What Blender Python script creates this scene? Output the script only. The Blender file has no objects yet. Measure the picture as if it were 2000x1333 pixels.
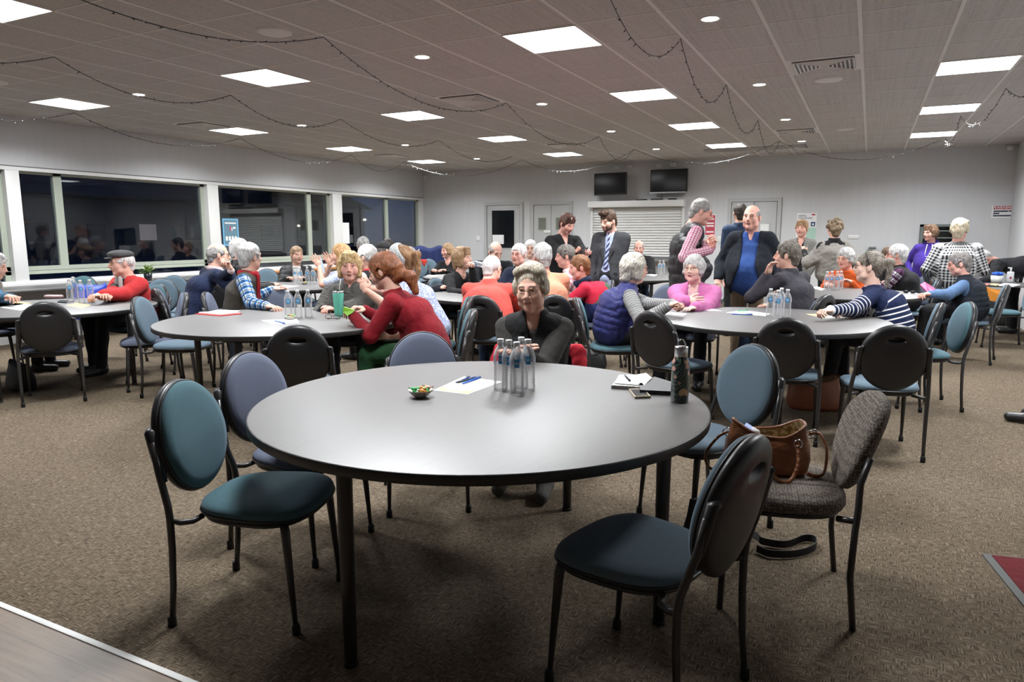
import bpy, bmesh, math, random
import numpy as np
from mathutils import Vector, Matrix
random.seed(7); np.random.seed(7)
SC = bpy.context.scene
COL = SC.collection
R = math.radians

# ------------------------------------------------------------------ camera
F, PITCH, YAW, CZ = 1378.0, .1515, -.4655, 1.417
cam_d = bpy.data.cameras.new('camera'); cam = bpy.data.objects.new('camera', cam_d); COL.objects.link(cam)
cam_d.sensor_width = 36; cam_d.lens = F / 2000 * 36; cam_d.clip_start = .05; cam_d.clip_end = 400
cam.location = (0, 0, CZ)
cam.rotation_euler = (math.pi / 2 - PITCH, 0, -YAW)
SC.camera = cam
SC.view_settings.view_transform = 'Standard'; SC.view_settings.look = 'None'
SC.view_settings.gamma = 1; SC.view_settings.use_curve_mapping = False
SC.view_settings.exposure = 0.0
cy = SC.cycles
cy.max_bounces = 8; cy.diffuse_bounces = 4; cy.glossy_bounces = 3; cy.transmission_bounces = 8; cy.transparent_max_bounces = 8
cy.caustics_reflective = False; cy.caustics_refractive = False; cy.use_denoising = True
cy.sample_clamp_indirect = 6; cy.blur_glossy = 1.0

# ------------------------------------------------------------------ world: dusk sky
wd = bpy.data.worlds.new('dusk'); SC.world = wd; wd.use_nodes = True
nt = wd.node_tree; nt.nodes.clear()
o = nt.nodes.new('ShaderNodeOutputWorld'); bg = nt.nodes.new('ShaderNodeBackground')
tc = nt.nodes.new('ShaderNodeTexCoord'); sx = nt.nodes.new('ShaderNodeSeparateXYZ'); cr = nt.nodes.new('ShaderNodeValToRGB')
nt.links.new(tc.outputs['Generated'], sx.inputs[0]); nt.links.new(sx.outputs['Z'], cr.inputs[0])
e = cr.color_ramp.elements; e[0].position = 0.0; e[0].color = (.022, .034, .070, 1); e[1].position = .6; e[1].color = (.006, .014, .055, 1)
x = cr.color_ramp.elements.new(.12); x.color = (.016, .034, .095, 1)
nt.links.new(cr.outputs[0], bg.inputs[0]); bg.inputs[1].default_value = 2.4; nt.links.new(bg.outputs[0], o.inputs[0])

PANEL_W = 9.0      # radiance of the panel diffusers
PANEL_LAMP = 62.0  # watts of each panel's lamp
DOWN_W = 45.0      # radiance of the downlights

# ------------------------------------------------------------------ pixel <-> room helpers
_cy, _sy = math.cos(YAW), math.sin(YAW)
FW = np.array([_sy * math.cos(PITCH), _cy * math.cos(PITCH), -math.sin(PITCH)])
RT = np.array([_cy, -_sy, 0.]); DN = np.cross(FW, RT); CAM = np.array([0, 0, CZ])
def ray(u, v): return FW + RT * (u - 1000) / F + DN * (v - 666.5) / F
def onz(u, v, z): d = ray(u, v); return CAM + d * ((z - CZ) / d[2])
def ony(u, v, y): d = ray(u, v); return CAM + d * (y / d[1])
def onx(u, v, x): d = ray(u, v); return CAM + d * (x / d[0])
def at(u, v, w): return CAM + ray(u, v) * w
XL, YB, XR, YF, ZC = -9.85, 14.75, 2.12, -3.6, 2.90

# ------------------------------------------------------------------ materials
MATS = {}
def nodes(m):
    m.use_nodes = True; t = m.node_tree; return t, t.nodes['Principled BSDF']
def mat(name, col, rough=.6, metal=0., spec=.5, **kw):
    if name in MATS: return MATS[name]
    m = bpy.data.materials.new(name); t, b = nodes(m)
    b.inputs['Base Color'].default_value = (*col, 1); b.inputs['Roughness'].default_value = rough
    b.inputs['Metallic'].default_value = metal; b.inputs['Specular IOR Level'].default_value = spec
    for k, v in kw.items(): b.inputs[k.replace('_', ' ')].default_value = v
    MATS[name] = m; return m
def N(t, typ, **kw):
    n = t.nodes.new('ShaderNode' + typ)
    for k, v in kw.items():
        if k.startswith('i_'): n.inputs[k[2:].replace('_', ' ')].default_value = v
        else: setattr(n, k, v)
    return n
def L(t, a, b): t.links.new(a, b)
def M(t, op, a, b=None, c=None, clamp=False):
    n = t.nodes.new('ShaderNodeMath'); n.operation = op; n.use_clamp = clamp
    for i, q in enumerate((a, b, c)):
        if q is None: continue
        if isinstance(q, (int, float)): n.inputs[i].default_value = q
        else: t.links.new(q, n.inputs[i])
    return n.outputs[0]
def mix(t, f, a, b, bt='MIX'):
    n = t.nodes.new('ShaderNodeMix'); n.data_type = 'RGBA'; n.blend_type = bt
    for i, q in ((0, f), (6, a), (7, b)):
        if isinstance(q, (int, float)): n.inputs[i].default_value = q
        elif isinstance(q, tuple): n.inputs[i].default_value = (*q, 1)
        else: t.links.new(q, n.inputs[i])
    return n.outputs[2]
def noise(t, vec, scale, detail=2, rough=.5):
    n = N(t, 'TexNoise', i_Scale=scale, i_Detail=detail, i_Roughness=rough)
    if vec is not None: L(t, vec, n.inputs['Vector'])
    return n.outputs['Fac']
def coords(t, scale=(1, 1, 1), kind='Object', rot=(0, 0, 0)):
    c = N(t, 'TexCoord'); mp = N(t, 'Mapping'); mp.inputs['Scale'].default_value = scale; mp.inputs['Rotation'].default_value = rot
    L(t, c.outputs[kind], mp.inputs[0]); return mp.outputs[0]
def ramp(t, f, stops):
    r = N(t, 'ValToRGB'); e = r.color_ramp.elements
    while len(e) < len(stops): e.new(.5)
    for q, (p, c) in zip(e, stops): q.position = p; q.color = (*c, 1)
    L(t, f, r.inputs[0]); return r.outputs[0]
def bump(t, b, h, dist=.002, strength=1.):
    n = N(t, 'Bump', i_Distance=dist, i_Strength=strength); L(t, h, n.inputs['Height']); L(t, n.outputs[0], b.inputs['Normal'])

def cloth(name, col, rough=.85, grain=900, amt=.25, sheen=.04, bd=.0012):
    if name in MATS: return MATS[name]
    m = mat(name, col, rough, spec=.25); t, b = nodes(m)
    v = coords(t); n1 = noise(t, v, grain * .35, 2); n2 = noise(t, v, 6, 3)
    f = M(t, 'ADD', M(t, 'MULTIPLY', n1, .6), M(t, 'MULTIPLY', n2, .4))
    dk = tuple(c * (1 - amt) for c in col); lt = tuple(min(1, c * (1 + amt)) for c in col)
    L(t, ramp(t, f, [(.3, dk), (.7, lt)]), b.inputs['Base Color'])
    b.inputs['Sheen Weight'].default_value = sheen
    bump(t, b, M(t, 'ADD', n1, M(t, 'MULTIPLY', noise(t, v, 22, 3), 6)), bd)
    return m

m_wall = mat('wall_paint', (.56, .565, .57), .7); t, b = nodes(m_wall)
v = coords(t, (12, 12, .8)); L(t, ramp(t, noise(t, v, 1, 3), [(.3, (.605, .612, .62)), (.7, (.635, .64, .648))]), b.inputs['Base Color'])
bump(t, b, noise(t, coords(t), 120, 2), .0008)
m_white = mat('white_paint', (.78, .78, .76), .45)
m_greyp = mat('door_paint', (.47, .475, .47), .5)
m_sage = mat('sage_aluminium', (.42, .46, .38), .4)
m_black = mat('black_plastic', (.018, .018, .02), .38)
m_metal = mat('powdercoat_metal', (.055, .053, .053), .32, .35)
m_chrome = mat('brushed_steel', (.62, .62, .62), .25, 1.)
m_rubber = mat('rubber', (.012, .012, .012), .7)
m_paper = mat('white_paper', (.86, .86, .85), .6)
m_timber = mat('timber_edge', (.55, .24, .07), .45)
t, b = nodes(m_timber); L(t, ramp(t, noise(t, coords(t, (30, 1.5, 30)), 3, 3), [(.3, (.42, .17, .045)), (.7, (.62, .30, .10))]), b.inputs['Base Color'])

def m_carpet():
    m = mat('carpet', (.1, .08, .06), .95, spec=.1); t, b = nodes(m)
    c = N(t, 'TexCoord').outputs['Object']
    def st(sc, s):
        mp = N(t, 'Mapping'); mp.inputs['Scale'].default_value = sc; L(t, c, mp.inputs[0]); return noise(t, mp.outputs[0], s, 2, .6)
    a = st((24, 240, 1), 1); d = st((240, 24, 1), 1)
    ck = N(t, 'TexChecker', i_Scale=22.0); wv = N(t, 'TexNoise', i_Scale=9.0)
    add = N(t, 'VectorMath', operation='MULTIPLY_ADD'); L(t, wv.outputs['Color'], add.inputs[0]); add.inputs[1].default_value = (.03, .03, 0); L(t, c, add.inputs[2])
    L(t, c, wv.inputs['Vector']); L(t, add.outputs[0], ck.inputs['Vector'])
    f = mix(t, ck.outputs['Fac'], a, d)
    f2 = M(t, 'ADD', M(t, 'MULTIPLY', noise(t, c, 300, 1), .25), M(t, 'MULTIPLY', f, .85))
    col = ramp(t, f2, [(.38, (.030, .026, .022)), (.50, (.098, .074, .051)), (.57, (.175, .135, .094)), (.68, (.30, .245, .18))])
    big = noise(t, c, 1.3, 3)
    col = mix(t, .22, col, ramp(t, big, [(.35, (.10, .074, .046)), (.65, (.15, .12, .088))]))
    L(t, col, b.inputs['Base Color']); bump(t, b, f2, .005, .6)
    return m
m_carp = m_carpet()

m_vinyl = mat('vinyl_planks', (.2, .17, .15), .4); t, b = nodes(m_vinyl)
v = coords(t, (1, 1, 1)); br = N(t, 'TexBrick', i_Scale=1.0, i_Mortar_Size=.0015, i_Row_Height=.16, i_Brick_Width=1.1)
br.inputs['Color1'].default_value = (.26, .185, .13, 1); br.inputs['Color2'].default_value = (.20, .15, .11, 1); br.inputs['Mortar'].default_value = (.10, .09, .08, 1)
L(t, v, br.inputs[0]); g = noise(t, coords(t, (3, 40, 1)), 1.2, 4)
L(t, mix(t, .45, br.outputs[0], ramp(t, g, [(.3, (.13, .09, .062)), (.7, (.29, .21, .15))])), b.inputs['Base Color'])

m_tile = mat('ceiling_tile', (.5, .48, .45), .85); t, b = nodes(m_tile)
v = coords(t); s1 = noise(t, coords(t, (38, .6, 1)), 1, 2)
pf = N(t, 'TexVoronoi', i_Scale=70.0); L(t, v, pf.inputs['Vector'])
f = M(t, 'ADD', M(t, 'MULTIPLY', s1, .6), M(t, 'MULTIPLY', M(t, 'MULTIPLY', pf.outputs['Distance'], 1.2, clamp=True), .4))
L(t, ramp(t, f, [(.30, (.45, .425, .40)), (.60, (.59, .56, .53))]), b.inputs['Base Color'])
bump(t, b, pf.outputs['Distance'], .002, .6)
m_tee = mat('ceiling_tee', (.80, .77, .73), .5)

m_top = mat('laminate_top', (.10, .09, .085), .3, spec=.6); t, b = nodes(m_top)
g = noise(t, coords(t, (60, 3, 1)), 1.5, 3)
L(t, ramp(t, g, [(.3, (.044, .039, .037)), (.7, (.064, .057, .053))]), b.inputs['Base Color'])
L(t, M(t, 'MULTIPLY_ADD', g, .04, .46), b.inputs['Roughness']); b.inputs['Specular IOR Level'].default_value = 1.0; b.inputs['IOR'].default_value = 2.0

def chair_fabric(name, c1, c2):
    m = mat(name, c1, .8, spec=.25); t, b = nodes(m)
    v = coords(t); w = N(t, 'TexVoronoi', i_Scale=420.0); L(t, v, w.inputs['Vector'])
    lw = N(t, 'LayerWeight', i_Blend=.35)
    c = mix(t, M(t, 'MULTIPLY', w.outputs['Distance'], .9, clamp=True), c1, c2)
    L(t, c, b.inputs['Base Color']); b.inputs['Sheen Weight'].default_value = .25; b.inputs['Sheen Tint'].default_value = (.55, .6, .8, 1)
    bump(t, b, w.outputs['Distance'], .0006, .6); return m
m_blue = chair_fabric('blue_fabric', (.078, .122, .155), (.130, .188, .228))
m_teal = chair_fabric('teal_fabric', (.050, .118, .140), (.088, .180, .205))
m_slate = chair_fabric('slate_fabric', (.085, .100, .145), (.135, .155, .21))
m_honey = mat('patterned_fabric', (.1, .09, .08), .85, spec=.2); t, b = nodes(m_honey)
vv = N(t, 'TexVoronoi', i_Scale=95.0, i_Randomness=.45); L(t, coords(t), vv.inputs['Vector'])
L(t, ramp(t, vv.outputs['Distance'], [(.25, (.27, .235, .20)), (.62, (.10, .085, .07))]), b.inputs['Base Color']); bump(t, b, vv.outputs['Distance'], -.0012)

def emis(name, col, s):
    m = mat(name, (.9, .9, .9)); t, b = nodes(m); b.inputs['Emission Color'].default_value = (*col, 1); b.inputs['Emission Strength'].default_value = s; return m
m_panel = emis('panel_diffuser', (.94, .97, 1.0), PANEL_W)
m_down = emis('downlight_lens', (1.0, .90, .76), DOWN_W)

def m_glassy(name, tint=(1, 1, 1), f=1.0, lo=.0):
    m = bpy.data.materials.new(name); m.use_nodes = True; t = m.node_tree; t.nodes.clear()
    o = N(t, 'OutputMaterial'); tr = N(t, 'BsdfTransparent'); tr.inputs[0].default_value = (*tint, 1)
    g = N(t, 'BsdfGlossy', i_Roughness=.02); fr = N(t, 'Fresnel', i_IOR=1.5); mx = N(t, 'MixShader')
    L(t, M(t, 'MULTIPLY_ADD', fr.outputs[0], f, lo, clamp=True), mx.inputs[0]); L(t, tr.outputs[0], mx.inputs[1]); L(t, g.outputs[0], mx.inputs[2]); L(t, mx.outputs[0], o.inputs[0])
    return m
m_glass = m_glassy('window_glass', (.85, .88, .9), .75, .0)
m_water = bpy.data.materials.new('clear_water_bottle'); m_water.use_nodes = True; t = m_water.node_tree; t.nodes.clear()
o = N(t, 'OutputMaterial'); tr = N(t, 'BsdfTransparent'); tr.inputs[0].default_value = (1, 1, 1, 1); g = N(t, 'BsdfGlossy', i_Roughness=.05); fr = N(t, 'Fresnel', i_IOR=1.45); mx = N(t, 'MixShader'); df = N(t, 'BsdfDiffuse'); df.inputs[0].default_value = (.93, .95, .97, 1); m2 = N(t, 'MixShader')
L(t, M(t, 'MULTIPLY_ADD', fr.outputs[0], .7, .02, clamp=True), mx.inputs[0]); L(t, tr.outputs[0], mx.inputs[1]); L(t, g.outputs[0], mx.inputs[2]); lwt = N(t, 'LayerWeight', i_Blend=.3); L(t, M(t, 'MULTIPLY_ADD', lwt.outputs['Facing'], .5, .13, clamp=True), m2.inputs[0]); L(t, mx.outputs[0], m2.inputs[1]); L(t, df.outputs[0], m2.inputs[2]); L(t, m2.outputs[0], o.inputs[0])
m_specs = m_glassy('lens_glass', (.93, .93, .93), .8)

# ------------------------------------------------------------------ mesh helpers
def fastmesh(name, V, Q, mats, midx=None, smooth=True):
    me = bpy.data.meshes.new(name); V = np.asarray(V, np.float32); Q = np.asarray(Q, np.int32)
    me.vertices.add(len(V)); me.vertices.foreach_set('co', V.ravel())
    n = Q.shape[1]; me.loops.add(Q.size); me.loops.foreach_set('vertex_index', Q.ravel())
    me.polygons.add(len(Q)); me.polygons.foreach_set('loop_start', np.arange(0, Q.size, n, dtype=np.int32))
    for m in mats: me.materials.append(m)
    if midx is not None: me.polygons.foreach_set('material_index', np.asarray(midx, np.int32))
    me.polygons.foreach_set('use_smooth', np.full(len(Q), smooth)); me.update(calc_edges=True); me.validate(); return me
def link(name, data, parent=None, loc=None, **kw):
    o = bpy.data.objects.new(name, data); COL.objects.link(o)
    if parent is not None: o.parent = parent
    if loc is not None: o.location = loc
    for k, v in kw.items(): o[k] = v
    return o
def thing(name, label, cat, loc=(0, 0, 0), rz=0., group=None):
    o = link(name, None, None, loc); o.rotation_euler = (0, 0, rz); o['label'] = label; o['category'] = cat
    o.empty_display_size = .1
    if group: o['group'] = group
    return o
def tag(o, label, cat, group=None):
    o['label'] = label; o['category'] = cat
    if group: o['group'] = group
    return o
class MB:
    """collects simple shapes into one mesh"""
    def __init__(s, mats): s.bm = bmesh.new(); s.mats = mats if isinstance(mats, (list, tuple)) else [mats]
    def _mi(s, fs, mi, sm=False):
        for f in fs: f.material_index = mi; f.smooth = sm
    def box(s, lo, hi, mi=0, rot=None, piv=None, bev=0.):
        lo = Vector(lo); hi = Vector(hi); c = (lo + hi) / 2; d = hi - lo
        r = bmesh.ops.create_cube(s.bm, size=1.0); vs = r['verts']
        for v in vs: v.co = Vector((v.co.x * d.x, v.co.y * d.y, v.co.z * d.z)) + c
        fs = list({f for v in vs for f in v.link_faces})
        s._mi(fs, mi)
        if bev:
            es = list({e for v in vs for e in v.link_edges})
            q = bmesh.ops.bevel(s.bm, geom=es, offset=bev, segments=2, affect='EDGES', profile=.5); vs = list({v for f in q['faces'] for v in f.verts} | {v for v in vs if v.is_valid})
            fs = list({f for v in vs for f in v.link_faces}); s._mi(fs, mi, True)
        if rot is not None: bmesh.ops.rotate(s.bm, verts=vs, cent=piv if piv is not None else c, matrix=rot)
        return s
    def rings(s, rings, mi=0, close0=True, close1=True, sm=True, loop=True):
        """rings: list of lists of points (same count)"""
        vs = [[s.bm.verts.new(p) for p in r] for r in rings]; n = len(rings[0])
        for a, b in zip(vs, vs[1:]):
            for i in range(n if loop else n - 1):
                f = s.bm.faces.new((a[i], a[(i + 1) % n], b[(i + 1) % n], b[i])); f.material_index = mi; f.smooth = sm
        if close0: f = s.bm.faces.new(vs[0][::-1]); f.material_index = mi; f.smooth = sm
        if close1: f = s.bm.faces.new(vs[-1]); f.material_index = mi; f.smooth = sm
        return s
    def lathe(s, prof, c=(0, 0, 0), n=24, mi=0, **kw):
        c = Vector(c)
        return s.rings([[c + Vector((r * math.cos(2 * math.pi * i / n), r * math.sin(2 * math.pi * i / n), z)) for i in range(n)] for r, z in prof], mi, **kw)
    def tube(s, pts, r, n=8, mi=0, closed=False, flat=None):
        pts = [Vector(p) for p in pts]; rr = r if isinstance(r, (list, tuple)) else [r] * len(pts)
        up = Vector((0, 0, 1)); rings = []; m = len(pts); prev = None
        for i, p in enumerate(pts):
            if closed: d = pts[(i + 1) % m] - pts[i - 1]
            else: d = pts[min(i + 1, m - 1)] - pts[max(i - 1, 0)]
            d.normalize()
            if prev is None:
                a = d.cross(up)
                if a.length < .05: a = d.cross(Vector((0, 1, 0)))
            else: a = prev - d * prev.dot(d)
            if a.length < 1e-6: a = d.orthogonal()
            a.normalize(); prev = a; bb = d.cross(a); q = flat or 1.
            rings.append([p + (a * math.cos(2 * math.pi * k / n) + bb * (math.sin(2 * math.pi * k / n) * q)) * rr[i] for k in range(n)])
        if closed: rings.append(rings[0]); return s.rings(rings, mi, False, False)
        return s.rings(rings, mi)
    def ell(s, c, r, mi=0, seg=12, rot=None):
        q = bmesh.ops.create_uvsphere(s.bm, u_segments=seg, v_segments=max(6, seg * 2 // 3), radius=1.0); vs = q['verts']; rm = rot or Matrix.Identity(3)
        for v in vs: v.co = rm @ Vector((v.co.x * r[0], v.co.y * r[1], v.co.z * r[2])) + Vector(c)
        s._mi(list({f for v in vs for f in v.link_faces}), mi, True); return s
    def poly(s, pts, mi=0, thick=None):
        vs = [s.bm.verts.new(p) for p in pts]; f = s.bm.faces.new(vs); f.material_index = mi
        if thick is not None:
            q = bmesh.ops.extrude_face_region(s.bm, geom=[f]); nv = [g for g in q['geom'] if isinstance(g, bmesh.types.BMVert)]
            bmesh.ops.translate(s.bm, verts=nv, vec=Vector(thick))
        return s
    def done(s, name, parent=None, loc=None, **kw):
        bmesh.ops.remove_doubles(s.bm, verts=s.bm.verts, dist=1e-5)
        bmesh.ops.recalc_face_normals(s.bm, faces=s.bm.faces)
        me = bpy.data.meshes.new(name); s.bm.to_mesh(me); s.bm.free()
        for m in s.mats: me.materials.append(m)
        return link(name, me, parent, loc, **kw)
def dup(o, parent=None):
    c = o.copy(); COL.objects.link(c)
    if parent is not None: c.parent = parent
    for ch in list(o.children): dup(ch, c)
    return c
def struct(mb, name, **kw): return mb.done(name, kind='structure', **kw)
def text(s, size, m, loc, rot, parent=None, name='lettering', ext=.0006, align='CENTER', xs=1.):
    c = bpy.data.curves.new(name, 'FONT'); c.body = s; c.size = size; c.extrude = ext; c.align_x = align; c.align_y = 'CENTER'; c.offset = size * .012
    o = link('tmp_text', c); bpy.context.view_layer.update()
    dg = bpy.context.evaluated_depsgraph_get(); me = bpy.data.meshes.new_from_object(o.evaluated_get(dg)); bpy.data.objects.remove(o)
    me.materials.clear(); me.materials.append(m)
    q = link(name, me, parent, loc); q.rotation_euler = rot; q.scale = (xs, 1, 1); return q

# ------------------------------------------------------------------ room shell
fl = MB([m_carp]); fl.box((XL - .2, 1.39, -.12), (XR + .2, YB + .2, 0)); struct(fl, 'floor')
fl = MB([m_vinyl]); fl.box((XL - .2, YF - .2, -.12), (XR + .2, 1.375, 0)); struct(fl, 'floor')
fl = MB([m_white]); fl.box((XL, 1.368, -.02), (XR, 1.392, .004), bev=.0015); struct(fl, 'trim_1')
c = MB([m_tile]); c.box((XL - .2, YF - .2, ZC), (XR + .2, YB + .2, ZC + .1)); struct(c, 'ceiling')
GX, GY = .606, .6167
gx0, gy0 = -1.985, 6.195
tee = MB([m_tee])
k = -13
while gx0 + k * GX < XR:
    x = gx0 + k * GX
    if x > XL: tee.box((x - .013, YF, ZC - .004), (x + .013, YB, ZC + .01))
    k += 1
for k in range(-16, 15):
    y = gy0 + k * GY
    if YF < y < YB: tee.box((XL, y - .006, ZC - .003), (XR, y + .006, ZC + .01))
struct(tee, 'trim_2')
# back wall with the passages closed (doors sit on it)
w = MB([m_wall]); w.box((XL - .2, YB, 0), (XR + .2, YB + .2, ZC)); struct(w, 'wall_back')
w = MB([m_wall]); w.box((XR, YF, 0), (XR + .2, YB, ZC)); struct(w, 'wall_right')
w = MB([m_wall]); w.box((XL - .2, YF - .2, 0), (XR + .2, YF, ZC)); struct(w, 'wall_front')
# left wall: above and below the window band
Z0, Z1 = .80, 2.215
w = MB([m_wall, m_white]); w.box((XL - .2, YF, Z1 + .06), (XL, YB, ZC)); w.box((XL - .2, YF, 0), (XL, YB, Z0 - .07)); w.box((XL - .2, YF, Z0 - .07), (XL, -.6, Z1 + .06)); struct(w, 'wall_left')
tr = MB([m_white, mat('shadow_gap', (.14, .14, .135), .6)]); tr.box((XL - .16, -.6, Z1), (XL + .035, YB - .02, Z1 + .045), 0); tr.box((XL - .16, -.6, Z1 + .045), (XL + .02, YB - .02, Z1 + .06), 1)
tr.box((XL - .16, -.6, Z0 - .07), (XL + .05, YB - .02, Z0), 0, bev=.004)
struct(tr, 'trim_3')
bd = MB([m_timber, m_white]); bd.box((XL, 5.62, Z0 - .105), (XL + .11, YB - .02, Z0 - .07), 0, bev=.003); struct(bd, 'trim_4')
posts = [(2.15, 2.33), (5.28, 5.45), (8.36, 8.58), (11.43, 11.71), (14.62, 14.74), (-.78, -.6)]
for i, (a, b_) in enumerate(posts):
    p = MB([m_white]); p.box((XL - .17, a, Z0 - .06), (XL + .03, b_, Z1 + .001), bev=.004); struct(p, 'trim_%d' % (5 + i))
bays = [(-.6, 2.15), (2.33, 5.28), (5.45, 8.36), (8.58, 11.43), (11.71, 14.62)]
muls = [.9, 4.0, 5.98, 10.83, 13.35]
for i, ((a, b_), mu) in enumerate(zip(bays, muls)):
    wn = MB([m_sage]); X0, X1 = XL - .13, XL - .06
    wn.box((X0, a, .88), (X1, b_, .925)); wn.box((X0, a, .93), (X1, b_, .985)); wn.box((X0, mu - .055, .985), (X1, mu + .055, Z1))
    wn.box((X0, b_ - .07, Z0), (X1, b_, Z1)); wn.box((X0, a, Z1 - .03), (X1, b_, Z1)); wn.box((X0, a, Z0), (X1, a + .03, Z1))
    wo = struct(wn, 'window_%d' % (i + 1))
    g = MB([m_glass]); g.box((XL - .10, a, Z0), (XL - .094, b_, Z1)); g.done('pane', wo)
# baseboards
s = MB([mat('dark_skirting', (.08, .08, .08), .5)]); s.box((XL, YB - .015, 0), (XR, YB, .09)); struct(s, 'baseboard_back')
s = MB([m_white]); s.box((XL, YF, 0), (XL + .015, YB, .09)); struct(s, 'baseboard_left')

# outside, seen through the night windows
gr = MB([mat('asphalt_night', (.03, .032, .035), .8)]); gr.box((-140, -60, -.35), (XL - .25, 120, -.3)); struct(gr, 'ground')
def far_building(x, y0, y1, h, lab, lit):
    b_ = thing('building', lab, 'building', (x, (y0 + y1) / 2, -.3))
    q = MB([mat('night_brick', (.10, .085, .075), .9)]); L_ = (y1 - y0) / 2; q.box((-3, -L_, 0), (3, L_, h)); q.done('wall', b_)
    q = MB([mat('night_roof', (.03, .03, .035), .8)]); q.poly([(3.6, -L_ - .6, h), (3.6, L_ + .6, h), (0, L_ + .2, h + 1.6), (0, -L_ - .2, h + 1.6)], 0, (0, 0, .15)); q.poly([(-3.6, -L_ - .6, h), (-3.6, L_ + .6, h), (0, L_ + .2, h + 1.6), (0, -L_ - .2, h + 1.6)], 0, (0, 0, .15)); q.done('roof', b_)
    for k in range(int(2 * L_ / 4)):
        y = -L_ + 2 + k * 4; q = MB([mat('dim_window', (.02, .025, .03), .2), emis('lit_far_window', (1, .75, .4), .12)]); q.box((3, y - .7, 1.2), (3.05, y + .7, 2.4), 1 if k in lit else 0); q.done('window', b_)
far_building(-52, 22, 62, 4.2, 'long low brick building across the car park at dusk', (3,))
far_building(-40, 70, 92, 3.2, 'smaller far building beyond the right end of the windows', (1,))
def street_lamp(x, y, h, lab):
    b_ = thing('street_lamp', lab, 'street lamp', (x, y, -.3)); q = MB([m_metal]); q.tube([(0, 0, 0), (0, 0, h), (.4, 0, h + .3)], .06); q.done('pole', b_)
    q = MB([emis('street_lamp_light', (1, .9, .7), 30)]); q.ell((.5, 0, h + .28), (.14, .14, .08)); q.done('lamp', b_)
p = ony(705, 430, 60); street_lamp(p[0], p[1], p[2] + .3 - .25, 'lit street lamp seen far outside the last window')
p = ony(575, 442, 52); street_lamp(p[0], p[1], p[2] + .3 - .25, 'lit street lamp seen outside the middle window')
p = ony(52, 440, 30); street_lamp(p[0], p[1], p[2] + .3 - .25, 'lit street lamp seen outside the first whole window')
def tree(x, y, h, lab, seed):
    rn = random.Random(seed); b_ = thing('tree', lab, 'tree', (x, y, -.3)); q = MB([mat('bark_night', (.05, .04, .03), .9)])
    q.tube([(0, 0, 0), (.1, .1, h * .3), (-.1, .3, h * .55)], [.25, .2, .12]); q.tube([(.1, .1, h * .3), (.5, -.9, h * .6)], [.13, .06]); q.done('trunk', b_)
    q = MB([mat('foliage_night', (.02, .035, .02), .9)])
    for k in range(26):
        a = rn.uniform(0, 6.28); r_ = rn.uniform(0, h * .32); q.ell((r_ * math.cos(a), r_ * math.sin(a), h * .68 + rn.uniform(-.2, .3) * h), (rn.uniform(.5, 1.1), rn.uniform(.5, 1.1), rn.uniform(.4, .8)), 0, 8)
    q.done('foliage', b_)
tree(-24, 27, 7.5, 'dark tree outside the middle window', 1); tree(-27, 44, 8.5, 'dark tree outside the last window', 2)

# ------------------------------------------------------------------ ceiling fixtures
def panel(x, y, lab):
    tg = thing('ceiling_light', lab, 'ceiling light', (x, y, ZC), group='square ceiling light panels'); h = .29
    f = MB([m_tee])
    for lo, hi in (((-.3, -.3, -.012), (-h, .3, .004)), ((h, -.3, -.012), (.3, .3, .004)), ((-h, -.3, -.012), (h, -h, .004)), ((-h, h, -.012), (h, .3, .004))): f.box(lo, hi)
    f.done('frame', tg); d = MB([m_panel]); d.box((-h, -h, -.008), (h, h, -.001)); d.done('diffuser', tg)
    ld = bpy.data.lights.new('panel_lamp', 'AREA'); ld.shape = 'SQUARE'; ld.size = .56; ld.energy = PANEL_LAMP; ld.color = (.95, .975, 1.0); ld.spread = R(152)
    lo = link('lamp', ld, tg); lo.location = (0, 0, -.0125); return tg
COLS = [(-8.35, 'leftmost row by the windows'), (-5.29, 'second row from the left'), (-2.29, 'third row from the left'), (.74, 'rightmost row')]
ROWS = [(2.8, 'nearest one'), (5.27, 'first from the near end'), (7.735, 'second from the near end'), (10.2, 'third from the near end'), (12.67, 'farthest, by the back wall')]
for cx, cl in COLS:
    for ry, rl in ROWS:
        if ry < 3 and cx > 0: continue
        panel(cx, ry, 'square white light panel, %s, %s' % (rl, cl))
for cx, cl in [(-7.15, 'left'), (-3.5, 'middle'), (-1.1, 'right')]:
    for ry, rl in ROWS[1:]:
        tg = thing('downlight', 'small round warm downlight, %s of the %s line' % (rl, cl), 'downlight', (cx, ry, ZC), group='round downlights')
        f = MB([m_white]); f.lathe([(.058, -.001), (.058, -.006), (.072, -.006), (.076, .002)], close0=False, close1=False); f.done('trim_ring', tg)
        d = MB([m_down]); d.lathe([(.001, -.004), (.058, -.004), (.058, .002)], n=20); d.done('lens', tg)
def vent(x, y, lab, sx=.28, sy=.28):
    tg = thing('ceiling_vent', lab, 'air vent', (x, y, ZC)); f = MB([m_tee, m_black]); f.box((-sx - .02, -sy - .02, -.004), (sx + .02, sy + .02, .002))
    f.box((-sx + .03, -sy + .03, -.006), (sx - .03, sy - .03, -.003), 1); f.done('plate', tg)
    s = MB([m_tee])
    for k in range(7):
        a = .035 + k * .034
        if a > min(sx, sy) - .03: break
        for sg in (-1, 1):
            s.box((-a, sg * a - .004, -.022), (a, sg * a + .004, -.005), rot=Matrix.Rotation(sg * .7, 3, 'X')); s.box((sg * a - .004, -a, -.022), (sg * a + .004, a, -.005), rot=Matrix.Rotation(-sg * .7, 3, 'Y'))
    s.done('louvres', tg)
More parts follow.
